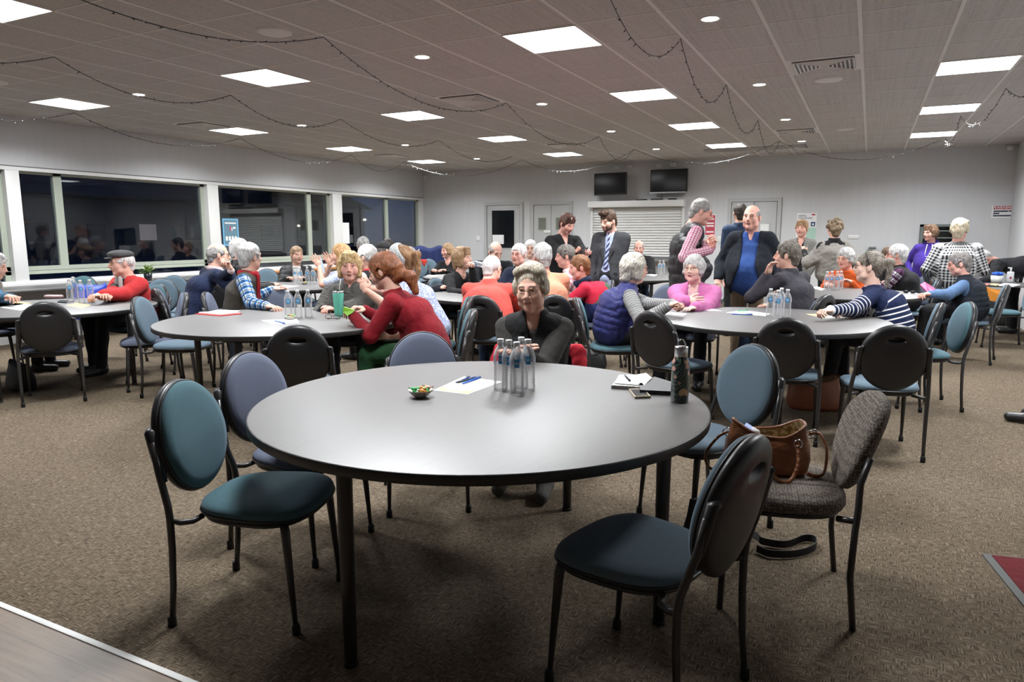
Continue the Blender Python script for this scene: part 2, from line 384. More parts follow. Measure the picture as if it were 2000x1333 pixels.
for (cc, rr, lab) in [(2.5, 1.5, 'square air vent near the big right downlights'), (-3.5, 1.5, 'square air vent beside the middle fairy light hook'), (-10.5, 1.5, 'square air vent close to the window wall'), (1.5, 8.5, 'distant square air vent on the right'), (-4.5, 8.5, 'distant square air vent in the middle'), (-10.5, 8.5, 'distant square air vent by the window wall')]:
    vent(gx0 + cc * GX, gy0 + rr * GY, lab)
tg = thing('return_grille', 'long dark air grille in the ceiling near the back wall', 'air vent', (gx0 + .1 * GX, gy0 + 11.7 * GY, ZC))
f = MB([m_black, m_tee]); f.box((-.85, -.26, -.004), (.85, .26, .002)); [f.box((-.83, y, -.012), (.83, y + .008, -.003), 1) for y in np.arange(-.24, .24, .06)]; f.done('grille', tg)
for (x, y, lab) in [(-4.06, 4.15, 'round ceiling speaker at the upper left'), (-.47, 7.8, 'round ceiling speaker behind the right vent'), (-.43, 11.5, 'round ceiling speaker farther back on the right'), (-7.85, 4.2, 'round ceiling speaker at the left edge')]:
    s = MB([m_tee]); s.lathe([(.001, -.014), (.10, -.013), (.125, -.009), (.13, -.001)], close1=False); tag(s.done('ceiling_speaker', loc=(x, y, ZC)), lab, 'speaker')

# fairy lights: sagging wires hooked to the ceiling
m_wire = mat('dark_wire', (.03, .03, .028), .5); m_bulb = mat('clear_bulb', (.75, .75, .72), .15, 0, .8)
def swag(hooks, lab, sag=.2):
    tg = thing('fairy_lights', lab, 'fairy lights', (hooks[0][0], hooks[0][1], ZC), group='unlit fairy light strings')
    w = MB([m_wire]); bl = MB([m_bulb, m_wire]); o_ = Vector((hooks[0][0], hooks[0][1], ZC)); rn = random.Random(len(lab))
    for (a, b_) in zip(hooks, hooks[1:]):
        sg = sag if len(a) < 3 else a[2]; n = 22; L_ = math.dist(a[:2], b_[:2]); pts = []
        for i in range(n + 1):
            s = i / n; pts.append(Vector((a[0] + (b_[0] - a[0]) * s, a[1] + (b_[1] - a[1]) * s, ZC - .01 - sg * 4 * s * (1 - s))) - o_)
        w.tube(pts, .0032, 4)
        m_ = int(L_ / .1)
        for i in range(1, m_):
            s = i / m_ * n; j = int(s); p = pts[j].lerp(pts[min(j + 1, n)], s - j); d = Vector((rn.uniform(-1, 1), rn.uniform(-1, 1), rn.uniform(-1, .6))).normalized()
            bl.tube([p, p + d * .018], .004, 4, 1); bl.ell(p + d * .026, (.0055,) * 3, 0, 5)
    w.done('wire', tg); bl.done('bulbs', tg, kind='stuff')
swag([(-3.81, -1.6), (-3.81, 1.4), (-3.81, 4.4), (-3.82, 7.46), (-3.81, 10.55), (-3.83, 12.42)], 'fairy lights strung down the middle of the ceiling', .27)
swag([(-6.26, 1.9), (-6.26, 3.85), (-6.26, 5.71), (-6.26, 7.5), (-6.27, 9.88), (-6.27, 12.5)], 'fairy lights sagging over the left tables', .2)
swag([(-1.4, 3.7), (-1.4, 5.66), (-1.39, 7.54), (-1.42, 10.02), (-1.42, 12.46)], 'fairy lights hooked between the right downlights', .3)
swag([(-8.9, 3.0), (-8.9, 5.66), (-8.9, 8.26), (-8.9, 10.93), (-8.8, 12.5)], 'fairy lights sagging along the window wall', .24)
swag([(-8.8, 12.5), (-6.4, 13.2), (-3.83, 12.45), (-1.42, 12.46), (.9, 13.4)], 'fairy lights crossing in front of the back wall', .3)
swag([(.95, 13.2), (.92, 10.84), (1.14, 9.02), (1.4, 7.2)], 'fairy lights hanging over the right side', .22)

# ------------------------------------------------------------------ back wall fittings
def bw(u, v): p = ony(u, v, YB); return p[0], p[2]
def door(n, u0, u1, top, leaves, win, lab):
    x0, zt = bw(u0, top); x1, _ = bw(u1, top)
    fr = MB([m_greyp]); fr.box((x0, YB - .05, 0), (x0 + .07, YB, zt)); fr.box((x1 - .07, YB - .05, 0), (x1, YB, zt)); fr.box((x0 + .07, YB - .05, zt - .07), (x1 - .07, YB, zt))
    do = struct(fr, 'door_%d' % n)
    a, b_ = x0 + .075, x1 - .075; wd_ = (b_ - a) / leaves
    for k in range(leaves):
        l0 = a + k * wd_ + .004; l1 = a + (k + 1) * wd_ - .004
        q = MB([m_greyp]); q.box((l0, YB - .035, .01), (l1, YB - .003, zt - .078), bev=.002); lf = q.done('leaf', do)
        wu, wz0, wz1, dark = win; m0 = l0 + wu; m1 = l1 - wu
        q = MB([mat('door_glass_dark', (.008, .009, .01), .12) if dark == 0 else (mat('frosted_bright', (.85, .86, .84), .5) if dark == 2 else mat('door_glass', (.20, .21, .18), .25))]); q.box((m0, YB - .040, wz0), (m1, YB - .034, wz1)); q.done('window', lf)
        q = MB([m_sage if dark == 1 else m_greyp])
        for lo, hi in (((m0 - .02, wz0 - .02), (m1 + .02, wz0)), ((m0 - .02, wz1), (m1 + .02, wz1 + .02)), ((m0 - .02, wz0), (m0, wz1)), ((m1, wz0), (m1 + .02, wz1))): q.box((lo[0], YB - .044, lo[1]), (hi[0], YB - .034, hi[1]))
        q.done('glazing_bead', lf)
        q = MB([m_chrome]); q.box((l0 + .02, YB - .04, .75), (l1 - .02 if dark == 1 else l0 + .1, YB - .036, 1.1) if dark == 1 else (l0 + .07, YB - .04, .95)); q.done('push_plate', lf)
    return x0, x1, zt
door(1, 947, 1022, 396, 1, (.13, 1.08, 1.94, 0), '')
door(2, 1038, 1119, 395, 2, (.12, 1.50, 1.76, 1), '')
door(3, 1423, 1527.6, 388, 2, (.13, 1.27, 1.60, 2), '')
def sheet(name, u0, v0, u1, v1, m, lab, cat, d=.006):
    x0, za = bw(u0, v0); x1, zb = bw(u1, v1); q = MB([m]); q.box((x0, YB - .05 - d if cat == 'note' else YB - d, zb), (x1, YB - (.046 if cat == 'note' else 0), za)); return tag(q.done(name), lab, cat)
sheet('paper_notice', 964, 459, 986, 477, m_paper, 'blank white sheet taped inside the dark glass door', 'note')
sheet('door_sign', 1064, 450, 1077, 455, m_paper, 'tiny white sign strip on the grey double doors', 'note')
# shutter
x0, zt = bw(1154.5, 394.5); x1, _ = bw(1341, 390); _, zb_ = bw(1160, 406.5); _, zs = bw(1200, 502)
tg = thing('roller_shutter', 'white roller shutter over the servery in the back wall', 'roller shutter', ((x0 + x1) / 2, YB, 0))
W_ = (x1 - x0) / 2; q = MB([m_white]); q.box((-W_, -.22, zb_), (W_, 0, zt), bev=.008); q.done('housing', tg)
q = MB([m_white])
n = int((zb_ - zs) / .055)
for k in range(n): z = zs + k * (zb_ - zs) / n; q.tube([(-W_ + .06, -.03, z + .026), (W_ - .06, -.03, z + .026)], .03, 8, flat=.45)
q.box((-W_ + .05, -.03, zs), (W_ - .05, -.005, zb_)); q.done('curtain', tg)
q = MB([m_white]); q.box((-W_ + .02, -.07, zs - .03), (-W_ + .07, 0, zb_)); q.box((W_ - .07, -.07, zs - .03), (W_ - .02, 0, zb_)); q.done('guide_rails', tg)
q = MB([mat('grey_counter', (.2, .2, .2), .4)]); q.box((-W_ - .05, -.25, zs - .07), (W_ + .05, 0, zs - .03)); q.done('sill', tg)
for i, (u0, u1, lab) in enumerate([(1247, 1266, 'leftmost of the three flat black boxes on the shutter housing'), (1276, 1297, 'middle flat black box with an aerial on the shutter housing'), (1309, 1324, 'rightmost of the three flat black boxes on the shutter housing')]):
    a, _ = bw(u0, 390); b_, _ = bw(u1, 390); q = MB([m_black]); q.box((a, YB - .2, zt), (b_, YB - .05, zt + .03), bev=.004)
    if i == 1: q.tube([(b_ - .02, YB - .1, zt + .03), (b_ - .02, YB - .1, zt + .2)], .006)
    tag(q.done('set_top_box'), lab, 'electronics')
# televisions
def tv(u0, v0, u1, v1, lab, rz, off, silver):
    x0, za = bw(u0, v0); x1, zb = bw(u1, v1); k = (YB - off) / YB; p = ony((u0 + u1) / 2, (v0 + v1) / 2, YB - off)
    w_, h_ = (x1 - x0) * k / 2, (za - zb) * k / 2
    tg = thing('television', lab, 'television', (p[0], YB - off, p[2]), rz); q = MB([m_black, m_chrome]); q.box((-w_, -.02, -h_), (w_, .03, h_), bev=.006)
    if silver: q.box((-w_, -.024, -h_ - .012), (w_, .02, -h_ + .012), 1)
    q.done('bezel', tg); q = MB([mat('screen', (.006, .007, .009), .12)]); q.box((-w_ + .02, -.024, -h_ + .03), (w_ - .02, -.018, h_ - .02)); q.done('screen', tg)
    q = MB([m_metal]); q.box((-.1, .03, -.12), (.1, off - .01, .12)); q.done('bracket', tg)
tv(1159, 339, 1225, 380, 'black wall television tilted outwards, left of the two', R(-9), .32, False)
tv(1271, 332, 1341.5, 375, 'black wall television with silver lower edge, right of the two', R(0), .18, True)
for (u, v, lab) in [(1205, 328, 'first small socket box above the left television'), (1231, 326, 'second small socket box above the left television'), (1287, 325, 'first small socket box above the right television'), (1315, 322, 'second small socket box above the right television'), (864, 341, 'small white box high on the back wall near the corner'), (884, 340, 'small white box next to the corner box, high on the back wall')]:
    x, z = bw(u, v); q = MB([m_white]); q.box((x - .055, YB - .04, z - .035), (x + .055, YB, z + .035), bev=.004); tag(q.done('socket_box'), lab, 'socket')
for (u, v, lab) in [(934, 466, 'white light switch left of the dark glass door'), (1405, 468, 'white light switch left of the right double doors'), (1667, 463, 'wide white switch plate right of the safety poster')]:
    x, z = bw(u, v); wd_ = .045 if u < 1600 else .09; q = MB([m_white]); q.box((x - wd_, YB - .012, z - .06 * (1 if u < 1600 else .6)), (x + wd_, YB, z + .06 * (1 if u < 1600 else .6)), bev=.003); q.box((x - .012, YB - .018, z - .02), (x + .012, YB - .01, z + .02)); tag(q.done('light_switch'), lab, 'light switch')
q = MB([m_white]); q.box((XL + .05, YB - .05, 2.72), (XL + .13, YB, 2.80), bev=.005); tag(q.done('motion_sensor'), 'small white sensor in the upper left corner of the back wall', 'sensor')
q = MB([m_white]); q.ell((XR - .12, YB - .1, 2.84), (.05, .05, .045)); tag(q.done('dome_camera'), 'small white dome fixture in the upper right corner', 'camera')
RB = (math.pi / 2, 0, 0)
m_ink = mat('ink_dark', (.03, .035, .07), .6); m_red = mat('sign_red', (.42, .03, .06), .5); m_pink = mat('poster_red', (.55, .06, .10), .5)
# posters on the back wall
def board(name, u0, v0, u1, v1, lab, cat='poster', m=m_paper):
    x0, za = bw(u0, v0); x1, zb = bw(u1, v1); tg = thing(name, lab, cat, ((x0 + x1) / 2, YB, (za + zb) / 2)); q = MB([m]); q.box(((x0 - x1) / 2, -.006, (zb - za) / 2), ((x1 - x0) / 2, 0, (za - zb) / 2)); q.done('sheet', tg); return tg, (x1 - x0) / 2, (za - zb) / 2
tg, a, h = board('wall_sign', 1938, 402, 1979.5, 426, 'white wall sign with a dark red WARNING band at the right', 'sign')
q = MB([m_red]); q.box((-a * .88, -.008, h * .40), (a * .9, -.0055, h * .95)); q.done('red_band', tg); text('WARNING', h * .62, m_paper, (0, -.009, h * .67), RB, tg, xs=1.0)
q = MB([m_ink]); [q.box((-a * .85, -.0075, z - .012), (w_ * a, -.0055, z + .012)) for z, w_ in ((h * .1, .45), (-h * .25, -.3), (-h * .62, .85))]; q.box((a * .5, -.0075, h * .0), (a * .8, -.0055, h * .22)); q.done('small_print', tg)
tg, a, h = board('poster', 1557, 416.5, 1592, 473, 'white and green distance poster behind the woman in grey tweed')
text('KEEPING', h * .16, m_ink, (-a * .85, -.007, h * .80), RB, tg, align='LEFT', xs=.8); text('YOUR DISTANCE', h * .16, m_ink, (-a * .85, -.007, h * .64), RB, tg, align='LEFT', xs=.75)
q = MB([m_red, mat('mint', (.42, .62, .52), .6), mat('navy_ink', (.03, .06, .16), .5), m_paper]); q.box((a * .5, -.008, h * .83), (a * .85, -.0055, h * .93)); q.box((a * .0, -.0075, -h), (a, -.0055, h * .0), 1); q.box((a * .45, -.008, h * .08), (a * .9, -.0055, h * .38), 2); q.box((a * .58, -.009, h * .16), (a * .78, -.0075, h * .28), 3); q.done('artwork', tg)
tg, a, h = board('poster', 1378, 419, 1396.5, 461, 'red and white poster beside the man in the puffer vest')
q = MB([m_pink]); q.box((-a * .9, -.008, -h * .92), (a * .9, -.0055, h * .92)); q.done('red_field', tg); q = MB([m_paper]); [q.box((-a * .7, -.0095, z), (a * .7, -.0075, z + .03)) for z in (.5 * h, .1 * h, -.15 * h, -.7 * h)]; q.done('lettering', tg)
# servery hatch behind the hoodie
x0, za = bw(1797, 439); x1, zb = bw(1862, 490); tg = thing('metal_cabinet', 'grey metal framed hatch with mesh front behind the checked shirt', 'cabinet', ((x0 + x1) / 2, YB, 0)); a = (x1 - x0) / 2
q = MB([mat('grey_frame', (.12, .14, .13), .5)]); q.box((-a, -.35, zb - .5), (-a + .04, 0, za)); q.box((a - .04, -.35, zb - .5), (a, 0, za)); q.box((-a, -.35, za - .04), (a, 0, za)); q.done('frame', tg)
q = MB([mat('grey_mesh', (.26, .29, .27), .5), m_white]); [q.box((-a + .04, -.34, z), (a - .04, -.02, z + .012)) for z in np.arange(zb - .5, za - .05, .12)]; q.box((-a + .04, -.03, zb - .5), (a - .04, 0, za - .04)); q.done('shelves', tg)
q = MB([m_paper]); x, z = bw(1762, 497); x2, z2 = bw(1786, 530); q.box((x, YB - .4, z2), (x2 + .3, YB - .02, z), bev=.005); q.box((x + .02, YB - .38, 0), (x2 + .28, YB - .04, z2)); tag(q.done('white_cabinet'), 'low white cabinet against the back wall, left of the purple hoodie', 'cabinet')
q = MB([mat('grey_mesh', (.26, .29, .27), .5)]); x, z = bw(1697, 483); x2, z2 = bw(1710, 499); [q.box((x, YB - .25, zz), (x2, YB, zz + .02)) for zz in np.arange(z2, z, .035)]; q.box((x, YB - .2, 0), (x2, YB - .02, z2)); tag(q.done('document_rack'), 'grey slatted rack on the back wall behind the orange jumper', 'rack')

# things on the window wall
def onpost(u0, v0, u1, v1, m, name, lab, cat, xo):
    a = onx(u0, v0, XL + xo); b_ = onx(u1, v1, XL + xo); q = MB([m]); q.box((XL + xo - .003, a[1], b_[2]), (XL + xo, b_[1], a[2])); return tag(q.done(name), lab, cat), a, b_
onpost(665.5, 435, 683, 476, m_paper, 'paper_notice', 'blank white sheet on the glass right of the white post', 'note', -.09)
tg = thing('poster', 'blue bordered notice poster on the window beside the white post', 'poster', (0, 0, 0))
a = onx(434, 427, XL - .085); b_ = onx(468, 480, XL - .085); cy_, cz_ = (a[1] + b_[1]) / 2, (a[2] + b_[2]) / 2; hy, hz = (b_[1] - a[1]) / 2, (a[2] - b_[2]) / 2; tg.location = (XL - .088, cy_, cz_)
q = MB([mat('poster_blue', (.18, .48, .75), .5)]); q.box((-.003, -hy, -hz), (0, hy, hz)); q.done('sheet', tg)
q = MB([mat('poster_slate', (.13, .25, .32), .6), m_paper, m_pink, m_timber]); q.box((-.002, -hy * .85, -hz * .9), (.001, hy * .85, hz * .9)); [q.box((0, -hy * .7 + k * hy * .38, -hz * .62), (.002, -hy * .7 + k * hy * .38 + hy * .26, -hz * .30), 1) for k in range(4)]
q.box((0, -hy * .15, hz * .1), (.002, 0, hz * .45), 2); q.box((0, hy * .1, hz * .1), (.002, hy * .2, hz * .35), 1); q.box((0, hy * .3, hz * .25), (.002, hy * .6, hz * .4), 1); q.box((0, -hy * .7, hz * .62), (.002, hy * .7, hz * .72), 1); q.done('artwork', tg)
# red mat with grey edge
tg = thing('door_mat', 'dark red floor mat with grey edging at the right edge', 'mat', (.54, 3.59, 0)); p1 = onz(2000, 1187, 0); d = np.array([p1[0] - .54, p1[1] - 3.59]); d /= np.linalg.norm(d); pn = np.array([-d[1], d[0]]) 
if pn[0] < 0: pn = -pn
def mp(a, b_, z): return (d[0] * a + pn[0] * b_, d[1] * a + pn[1] * b_, z)
q = MB([mat('mat_edge', (.085, .09, .085), .7)]); q.poly([mp(0, 0, 0), mp(1.5, 0, 0), mp(1.5, 1.2, 0), mp(0, 1.2, 0)], 0, (0, 0, .006)); q.done('border', tg)
q = MB([cloth('mat_red', (.115, .008, .012), .95, 500)]); q.poly([mp(.012, .035, .006), mp(1.465, .035, .006), mp(1.465, 1.165, .006), mp(.012, 1.165, .006)], 0, (0, 0, .003)); q.done('pile', tg)

# ------------------------------------------------------------------ placing by depth
def gp(u, w, z=.5):
    """floor position seen in column u at distance w along the view, for a point at height z"""
    v = 460.
    for _ in range(6):
        p = at(u, v, w); v += (p[2] - z) * F / w
    return p[0], p[1]
def vdir(x, y, f): return math.degrees(math.atan2(y, x)) + f      # f=0 looks away from the camera, 90 to its left, 180 at it

# ------------------------------------------------------------------ round tables
def round_table(x, y, r, lab, rot=0., legr=.74, n=96):
    tg = thing('round_table', lab, 'table', (x, y, 0), rot, 'round dark tables')
    q = MB([m_top, mat('table_edging', (.028, .027, .027), .4)])
    pr_ = [(.001, .74), (r - .006, .74), (r - .001, .7385), (r, .735), (r, .709), (r - .003, .706), (.001, .706)]
    q.lathe([(a, b_) for a, b_ in pr_[:2]], n=n, close0=False, close1=False); q.lathe(pr_[1:], n=n, mi=1, close0=False, close1=False); q.done('tabletop', tg)
    q = MB([m_metal])
    lg = [(legr * math.cos(R(a)), legr * math.sin(R(a))) for a in (0, 90, 180, 270)]
    for i in range(4):
        a, b_ = Vector((*lg[i], .685)), Vector((*lg[(i + 1) % 4], .685)); d = (b_ - a).normalized(); q.tube([a, b_], .017, 6)
    q.done('under_frame', tg)
    for k, (a, b_) in enumerate(lg):
        q = MB([m_metal]); q.lathe([(.026, .70), (.026, .66), (.024, .3), (.021, .012)], (a, b_, 0), 14); l_ = q.done('leg', tg)
        q = MB([m_rubber]); q.lathe([(.024, .014), (.024, 0)], (a, b_, 0), 14); q.done('foot_cap', l_)
    return tg
TB = dict(T1=(-1.377, 2.463, .905), T2=(-4.12, 4.16, .945), T3=(-6.80, 3.93, .9), T4=(-.69, 5.95, .9), T5=(-6.65, 7.05, .85), T6=(-3.58, 6.95, .9), T7=(*gp(937, 11.2, .74), .9), T8=(-3.35, 10.75, .9), T9=(-.3, 8.97, .9))
round_table(*TB['T1'], 'large round dark table in the foreground with the flower-print flask', R(-5), .78)
round_table(*TB['T2'], 'round dark table with the mint green tumbler', R(20))
round_table(*TB['T3'], 'round dark table at the left edge by the man in the flat cap', R(25))
round_table(*TB['T4'], 'round dark table with the woman in the striped jumper', R(15))
round_table(*TB['T5'], 'round dark table behind the plaid-shirt man, near the windows', R(10))
round_table(*TB['T6'], 'round dark table in front of the man in the red jumper back', R(30))
round_table(*TB['T7'], 'distant round dark table beside the woman in the black top near the flag', R(0))
round_table(*TB['T8'], 'distant round dark table in front of the roller shutter', R(42), .8)
round_table(*TB['T9'], 'round dark table on the right with the orange-jumper woman', R(20))
def long_table(x0, y0, x1, y1, lab):
    tg = thing('trestle_table', lab, 'table', ((x0 + x1) / 2, (y0 + y1) / 2, 0)); a, b_ = (x1 - x0) / 2, (y1 - y0) / 2
    q = MB([m_top]); q.box((-a, -b_, .712), (a, b_, .74), bev=.003); q.done('tabletop', tg)
    for sx_ in (-1, 1):
        for sy_ in (-1, 1):
            q = MB([m_metal]); q.box((sx_ * (a - .05) - .02, sy_ * (b_ - .05) - .02, 0), (sx_ * (a - .05) + .02, sy_ * (b_ - .05) + .02, .712)); q.done('leg', tg)
long_table(-9.80, 4.55, -9.12, 6.45, 'narrow dark table against the window wall, nearer of the two')
long_table(-9.80, 6.60, -9.12, 8.50, 'narrow dark table against the window wall, with the potted plant')
long_table(1.28, 11.25, 2.10, 11.95, 'dark rectangular table in the right corner with the tissue tub')

# ------------------------------------------------------------------ chairs
def superel(a, b_, n, e, taper=0.):
    o_ = []
    for i in range(n):
        t = 2 * math.pi * i / n; c, s = math.cos(t), math.sin(t)
        x, y = a * abs(c) ** (2 / e) * (1 if c > 0 else -1), b_ * abs(s) ** (2 / e) * (1 if s > 0 else -1)
        o_.append((x * (1 + taper * y / b_), y))
    return o_
TILT = R(11)
def backpt(x, h, d):
    """back frame: x across, h up from the back's centre, d towards the front"""
    d = d + .32 * x * x
    return Vector((x, -.300 - h * math.sin(TILT) + d * math.cos(TILT), .655 + h * math.cos(TILT) + d * math.sin(TILT)))
def chair_proto(fab, name='banquet_chair'):
    tg = thing(name, '-', 'chair')
    q = MB([fab, m_black]); n = 48
    prof = [(.90, .405, 1), (1.0, .412, 1), (1.0, .420, 1), (1.015, .424, 0), (1.02, .436, 0), (1.0, .448, 0), (.93, .457, 0), (.75, .463, 0), (.45, .466, 0), (.15, .467, 0)]
    R_ = lambda s: superel(.222 * s, .215 * s, n, 2.9, .09)
    rg = [[(x, y + .015, z - (.012 if y > .12 * 1 else 0) * max(0, (y - .12) / .1)) for x, y in R_(s)] for s, z, _ in prof]
    q.rings(rg[:4], 1, close1=False); q.rings(rg[3:], 0, close0=False); seat = q.done('seat', tg)
    q = MB([m_black]); q.tube([(x, y + .015, .425 - (.012 if y > .12 else 0) * max(0, (y - .12) / .1)) for x, y in R_(1.018)], .0045, 6, closed=True); q.done('piping', seat)
    # shell with the finger hole
    N_ = 56; a, b_ = .187, .203; outl = []
    for i in range(N_):
        t = 2 * math.pi * i / N_; outl.append((a * math.cos(t), b_ * math.sin(t) * (1.03 if math.sin(t) > 0 else 1.0)))
    hole = [(.052 * math.cos(2 * math.pi * i / N_), .128 + .019 * math.sin(2 * math.pi * i / N_)) for i in range(N_)]
    def ring(t, d): return [backpt(o_[0] * (1 - t) + h[0] * t, o_[1] * (1 - t) + h[1] * t, d) for o_, h in zip(outl, hole)]
    q = MB([m_black])
    grow = lambda s, d: [backpt(x * s, y * s, d) for x, y in outl]
    q.rings([grow(.97, .012), grow(1.035, .008), grow(1.05, -.004), grow(1.03, -.018), ring(.06, -.027), ring(.3, -.033), ring(.7, -.036), ring(.93, -.036), ring(1., -.03), [backpt(h[0] * .9, .128 + (h[1] - .128) * .85, -.006) for h in hole]], close0=True, close1=True)
    sh = q.done('back_shell', tg)
    for sg in (-1, 1):     # side sleeves for the posts
        q = MB([m_black]); q.tube([backpt(sg * .176, .075, -.026), backpt(sg * .190, .065, -.018), backpt(sg * .194, -.02, -.016), backpt(sg * .194, -.12, -.014)], [.013, .021, .019, .014], 10, flat=.8); q.done('post_sleeve', sh)
    q = MB([fab]); P_ = [(.80, .0, .0)]
    q.rings([grow(.985, .010), grow(1.0, .016), grow(.995, .026), grow(.95, .036), grow(.8, .042), grow(.5, .045), grow(.2, .046)], close0=True); bk = q.done('backrest', tg)
    q = MB([m_black]); q.tube(grow(1.01, .014), .0045, 6, closed=True); q.done('piping', bk)
    # frame
    q = MB([m_metal]); q.tube([(x, y + .015, .402) for x, y in superel(.205, .195, 40, 3, .09)], .010, 8, closed=True)
    for sg in (-1, 1): q.tube([(sg * .15, -.165, .402), (sg * .19, -.18, .396), (sg * .210, -.215, .396), (sg * .218, -.246, .408)], .011, 8)
    q.done('seat_frame', tg)
    for sg in (-1, 1):
        q = MB([m_metal]); top = backpt(sg * .199, .03, -.016)
        q.tube([top, backpt(sg * .206, -.08, -.016), (sg * .219, -.252, .46), (sg * .221, -.246, .41), (sg * .221, -.246, .30), (sg * .220, -.254, .15), (sg * .219, -.268, .015)], [.0125, .0125, .013, .013, .0125, .0115, .0105], 10)
        l_ = q.done('leg', tg); q = MB([m_rubber]); q.lathe([(.013, .04), (.015, .036), (.0155, 0)], (sg * .219, -.27, 0), 12); q.done('foot_cap', l_)
        q = MB([m_metal]); q.tube([(sg * .185, .165, .405), (sg * .19, .172, .38), (sg * .196, .186, .2), (sg * .20, .20, .015)], [.0155, .0165, .0125, .0085], 10)
        l_ = q.done('leg', tg); q = MB([m_rubber]); q.lathe([(.011, .04), (.015, .03), (.0155, 0)], (sg * .2005, .2005, 0), 12); q.done('foot_cap', l_)
    return tg
protos = {}; CH = []
def chair(u, w, f, lab, fab='blue', world=False, grp='round-backed banquet chairs'):
    x, y = (u, w) if world else gp(u, w, .45)
    ang = (f if world else vdir(x, y, f)) - 90
    if fab not in protos: protos[fab] = o_ = chair_proto(dict(blue=m_blue, teal=m_teal, slate=m_slate)[fab])
    else: o_ = dup(protos[fab])
    o_.location = (x, y, 0); o_.rotation_euler = (0, 0, R(ang)); o_['label'] = lab; o_['group'] = grp; CH.append((x, y)); return o_
chair(-1.99, 1.87, 18, 'empty teal banquet chair at the front left of the nearest table', 'teal', True)
chair(-2.24, 2.36, 2, 'empty grey-blue banquet chair tucked in behind the front left chair', 'slate', True)
chair(-2.03, 3.03, -54, 'empty grey-blue banquet chair facing the camera behind the nearest table', 'slate', True)
chair(-.68, 3.40, 232, 'empty blue banquet chair between the nearest table and the brown handbag', 'blue', True)
chair(-.58, 2.05, 166, 'empty blue banquet chair at the front right, seen from behind its black shell', 'blue', True)
chair(100, 6.08, -3, 'empty chair, black back to the camera, at the left edge table', 'slate')
chair(141, 9.0, 150, 'teal chair behind the water bottles of the left edge table', 'teal')
chair(306, 8.4, 165, 'blue chair directly behind the man in the red jacket', 'blue')
chair(336, 9.1, 172, 'blue chair between the potted plant and the man in the navy jumper', 'blue')
chair(290, 6.55, 92, 'empty lilac-blue chair facing left towards the flat cap man', 'slate')
chair(352, 6.3, -112, 'empty blue chair at the left side of the mint tumbler table', 'blue')
chair(428, 8.5, -12, 'black-backed chair behind the navy-jumper man, at the window table', 'blue')
chair(541, 7.05, 178, 'blue chair to the right of the plaid-shirt man', 'slate')
chair(516, 10.9, 170, 'blue chair back showing past the plaid-shirt man shoulder', 'blue')
chair(592, 4.66, -4, 'empty black-backed chair in front of the mint tumbler table', 'blue')
chair(1275, 7.5, 150, 'empty blue chair left of the pink cardigan woman', 'slate')
chair(1322, 5.38, -34, 'empty black-backed chair left of the front at the striped jumper table', 'blue')
chair(1537, 5.0, -3, 'empty black-backed chair middle front of the striped jumper table', 'blue')
chair(1719, 4.66, 12, 'empty black-backed chair nearest the camera at the striped jumper table', 'blue')
chair(1797, 5.85, 108, 'empty teal chair at the right end of the striped jumper table', 'teal')
chair(1801, 9.3, 170, 'slate chair in front of the purple hoodie woman', 'slate')
chair(1835, 8.9, 150, 'teal chair between the checked shirt and the book reader', 'teal')
chair(1955, 8.9, 100, 'empty teal chair facing the right corner table', 'teal')
chair(838, 15.2, 180, 'blue chair in front of the flag, right one', 'blue')
chair(815, 15.0, 170, 'blue chair in front of the flag, left one', 'blue')
chair(1153, 13.8, 178, 'blue chair far back beside the man in the suit', 'slate')

# square patterned chair with the handbag
def cafe_chair(x, y, ang):
    tg = thing('cafe_chair', 'grey-brown patterned chair with the brown handbag on its seat', 'chair', (x, y, 0), R(ang - 90))
    q = MB([m_honey, m_black]); n = 48
    rg = [[(a, b_, z) for a, b_ in superel(.24 * s, .23 * s, n, 3.4, .05)] for s, z in ((.95, .405), (1.0, .415), (1.03, .43), (1.02, .452), (.96, .466), (.75, .474), (.4, .478), (.1, .479))]
    q.rings(rg[:2], 1, close1=False); q.rings(rg[1:], 0, close0=False); q.done('seat', tg)
    q = MB([m_honey]); N_ = 48
    def bp(x_, h, d): d += .5 * x_ * x_; return Vector((x_, -.285 - h * math.sin(R(18)) + d, .645 + h * math.cos(R(18))))
    def outl(s, d):
        o_ = []
        for i in range(N_):
            t = 2 * math.pi * i / N_; c, s_ = math.cos(t), math.sin(t); e = 2.5
            x_ = .225 * abs(c) ** (2 / e) * (1 if c > 0 else -1) * (1 + .16 * s_); h = .19 * abs(s_) ** (2 / 2.2) * (1 if s_ > 0 else -1); o_.append(bp(x_ * s, h * s, d))
        return o_
    q.rings([outl(.5, -.028), outl(.92, -.026), outl(1.0, -.01), outl(1.0, .012), outl(.93, .028), outl(.5, .036), outl(.15, .038)]); q.done('backrest', tg)
    q = MB([m_metal]); q.tube([(a, b_, .40) for a, b_ in superel(.22, .21, 40, 3.2, .05)], .011, 8, closed=True)
    for sg in (-1, 1): q.tube([(sg * .2, -.19, .40), (sg * .236, -.25, .41)], .012, 8)
    q.done('seat_frame', tg)
    for sg in (-1, 1):
        q = MB([m_metal]); q.tube([bp(sg * .236, .0, -.02), bp(sg * .238, -.10, -.025), (sg * .24, -.25, .46), (sg * .24, -.245, .38), (sg * .238, -.24, .2), (sg * .236, -.262, 0)], .0145, 10, flat=.8); q.done('leg', tg)
        q = MB([m_metal]); q.tube([(sg * .205, .185, .405), (sg * .212, .195, .2), (sg * .216, .20, 0)], [.015, .013, .012], 10); q.done('leg', tg)
cafe_chair(-.26, 2.85, 190)

